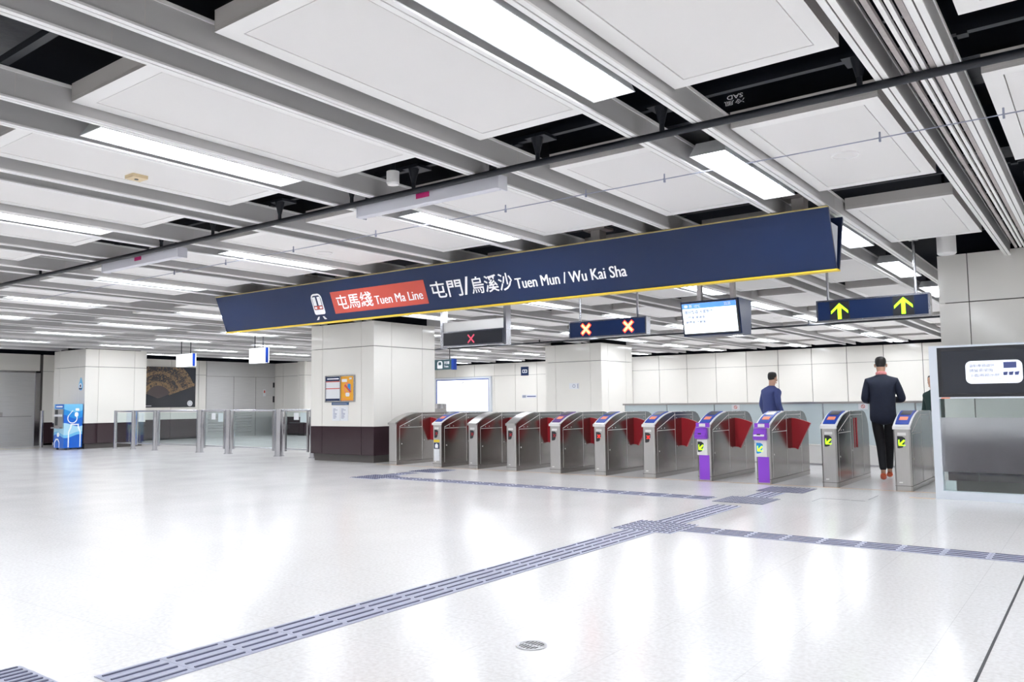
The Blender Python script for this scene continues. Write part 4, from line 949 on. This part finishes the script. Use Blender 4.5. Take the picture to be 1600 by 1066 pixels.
def person(label, loc, rz, mats, J, shoes='shoe', longcoat=False, scarf=False, hs=1.0):
    """J gives joint positions, figure facing +Y, origin on the floor between the feet."""
    t = bpy.data.objects.new('person', None); COL.objects.link(t); t.location = loc; t.rotation_euler = (0, 0, rz); t.scale = (hs, hs, hs); tag(t, label, 'person')
    g = lambda k: J[k]
    P = [(*g('pel'), .09, .075), (*g('waist'), .105, .08), (*g('chest'), .125, .09), (*g('neckb'), .06, .06), (*g('neck'), .052, .055), (*g('head1'), .066, .075), (*g('head2'), .076, .092), (*g('head3'), .055, .07)]
    E = [(0, 1), (1, 2), (2, 3), (3, 4), (4, 5), (5, 6), (6, 7)]
    for s_ in 'LR':
        b = len(P); P += [(*g('sh'+s_), .052), (*g('el'+s_), .038), (*g('wr'+s_), .028, .024)]; E += [(2, b), (b, b+1), (b+1, b+2)]
        wv = Vector(g('wr'+s_)); dv = (wv-Vector(g('el'+s_))).normalized(); P.append((*(wv+dv*.06), .034, .018)); E.append((b+2, b+3))
    for s_ in 'LR':
        b = len(P); P += [(*g('hip'+s_), .062), (*g('kn'+s_), .046), (*g('an'+s_), .034), (*g('toe'+s_), .034, .025)]; E += [(0, b), (b, b+1), (b+1, b+2), (b+2, b+3)]
    parts = [skin_mesh('b', P, E)]
    for s_, sg in (('L', -1), ('R', 1)):          # five fingers each, curled round what is held
        wv = Vector(g('wr'+s_)); dv = (wv-Vector(g('el'+s_))).normalized(); side = dv.cross(Vector((0, 0, 1)))
        side = side.normalized() if side.length > .1 else Vector((0, 1, 0))
        up_ = side.cross(dv).normalized(); pa = wv+dv*.06
        for q, ln_ in zip((-1.5, -.5, .5, 1.5), (.058, .070, .074, .064)):
            a = pa+side*(q*.015)*-sg+dv*.015; c1 = a+dv*ln_*.5; c2 = c1+dv*ln_*.3-up_*.018; c3 = c2+dv*ln_*.12-up_*.022
            parts.append(skin_mesh('f', [(*a, .0095), (*c1, .009), (*c2, .008), (*c3, .007)], [(0, 1), (1, 2), (2, 3)], 1))
        a = wv+dv*.03; c1 = a-side*sg*-.030+dv*.02; c1 = a+side*(.032*sg)+dv*.02; c2 = c1+dv*.028+side*(.008*sg); parts.append(skin_mesh('f', [(*a, .012), (*c1, .0105), (*c2, .008)], [(0, 1), (1, 2)], 1))
    h1, h2 = Vector(g('head1')), Vector(g('head2')); fd = (Vector(g('face'))).normalized(); sd = fd.cross(Vector((0, 0, 1))).normalized()
    hc = (h1+h2)/2                              # nose, mouth, brow and ears
    parts.append(skin_mesh('n', [(*(hc+fd*.075+Vector((0, 0, .02))), .011), (*(hc+fd*.098-Vector((0, 0, .012))), .014), (*(hc+fd*.085-Vector((0, 0, .022))), .010)], [(0, 1), (1, 2)], 1))
    parts.append(skin_mesh('m', [(*(hc+fd*.078-sd*.022-Vector((0, 0, .052))), .008), (*(hc+fd*.086-Vector((0, 0, .05))), .010), (*(hc+fd*.078+sd*.022-Vector((0, 0, .052))), .008)], [(0, 1), (1, 2)], 1))
    for q in (-1, 1): parts.append(skin_mesh('e', [(*(hc+sd*q*.074-fd*.008+Vector((0, 0, .022))), .010, .016), (*(hc+sd*q*.080-fd*.016), .009, .017), (*(hc+sd*q*.072-fd*.004-Vector((0, 0, .03))), .007, .009)], [(0, 1), (1, 2)], 1))
    merge('body', parts, 'skin', t)
    eyes = [skin_mesh('y', [(*(hc+fd*.080+sd*q*.030+Vector((0, 0, .012))), .009), (*(hc+fd*.082+sd*q*.034+Vector((0, 0, .012))), .009)], [(0, 1)], 1) for q in (-1, 1)]; merge('eyes', eyes, 'hair', t)
    h3 = Vector(g('head3')); bk = -fd
    hair = skin_mesh('h', [(*(h1+bk*.034+Vector((0, 0, -.012))), .060, .055), (*(h1*.5+h2*.5+bk*.022+Vector((0, 0, .02))), .080, .082), (*(h2+bk*.012+Vector((0, 0, .03))), .084, .094), (*(h3+bk*.004+Vector((0, 0, .012))), .058, .070)], [(0, 1), (1, 2), (2, 3)])
    merge('hair', [hair], 'hair', t)
    v = lambda k, dx=0, dy=0, dz=0: tuple(Vector(g(k))+Vector((dx, dy, dz)))
    hem = -.15 if not longcoat else -.30
    A = [(*v('pel', 0, 0, hem), .195, .150), (*v('pel'), .190, .148), (*v('waist'), .182, .138), (*v('chest'), .200, .138), (*v('neckb', 0, -.005, -.065), .145, .105), (*v('neckb', 0, .0, .01), .074, .074), (*v('neckb', 0, .0, .035), .070, .070)]; E = [(0, 1), (1, 2), (2, 3), (3, 4), (4, 5), (5, 6)]
    for s_ in 'LR':
        b = len(A); A += [(*v('sh'+s_), .068), (*v('el'+s_), .056), (*v('wr'+s_), .043)]; E += [(4, b), (b, b+1), (b+1, b+2)]
    merge('jacket', [skin_mesh('j', A, E)], mats[0], t)
    A = [(*v('pel', 0, 0, .01), .120, .10)]; E = []
    for s_ in 'LR':
        b = len(A); A += [(*v('hip'+s_), .092), (*v('kn'+s_), .066), (*v('an'+s_, 0, 0, .03), .05)]; E += [(0, b), (b, b+1), (b+1, b+2)]
    merge('trousers', [skin_mesh('t', A, E)], mats[1], t)
    for s_ in 'LR':
        a = Vector(g('an'+s_)); b = Vector(g('toe'+s_)); d = (b-a); hl = a-Vector((d.x, d.y, 0)).normalized()*.04+Vector((0, 0, -.035))
        merge('shoe', [skin_mesh('s', [(*(a+Vector((0, 0, .0))), .042), (*hl, .040, .036), (*((a+b)/2+Vector((0, 0, -.012))), .046, .036), (*b, .045, .028)], [(0, 1), (0, 2), (2, 3)])], shoes, t)
    if scarf:
        mb = MB(); nb_ = Vector(g('neckb')); ORG['person_tmp'] = Vector()
        sc2 = skin_mesh('c', [(*(nb_+Vector((-.055, -.02, .035))), .03), (*(nb_+Vector((0, -.055, .045))), .032), (*(nb_+Vector((.055, -.02, .035))), .03), (*(nb_+Vector((.03, .05, .03))), .028), (*(nb_+Vector((-.03, .05, .03))), .028)], [(0, 1), (1, 2), (2, 3), (3, 4), (4, 0)])
        merge('scarf', [sc2], 'scarf', t)
    return t
walk = dict(pel=(0, 0, .93), waist=(0, .0, 1.10), chest=(0, .01, 1.33), neckb=(0, .02, 1.49), neck=(0, .03, 1.53), head1=(0, .05, 1.60), head2=(0, .062, 1.69), head3=(0, .055, 1.765), face=(0, 1, -.3),
            shL=(-.175, .0, 1.41), shR=(.175, .0, 1.41), elL=(-.235, -.01, 1.15), elR=(.265, .0, 1.15), wrL=(-.13, .27, 1.13), wrR=(.14, .27, 1.15),
            hipL=(-.085, 0, .87), hipR=(.085, 0, .87), knL=(-.045, .02, .50), knR=(.07, .20, .52), anL=(-.03, -.12, .12), anR=(.06, .36, .10), toeL=(-.03, .02, .03), toeR=(.06, .51, .035))
person('man in navy jacket and black trousers walking away through the gate, seen from behind', (-2.60, 12.40, 0), .22, ('suit', 'trouser'), walk, 'oshoe', scarf=True)
far = dict(walk); far.update(elL=(-.24, -.03, 1.17), elR=(.24, -.02, 1.17), wrL=(-.23, .06, .93), wrR=(.23, .10, .93), anL=(-.08, -.20, .14), toeL=(-.08, -.06, .05), knL=(-.08, 0, .5), anR=(.08, .22, .10), toeR=(.08, .36, .03), knR=(.08, .15, .52))
person('person in blue jacket walking beyond the purple fronted gates', (-4.66, 13.75, 0), -.6, ('bjack', 'gtrou'), far, hs=.93)
person('person in dark green coat at the edge of the framed partition', (-2.16, 13.95, 0), 2.6, ('gcoat', 'trouser'), far, hs=.86)
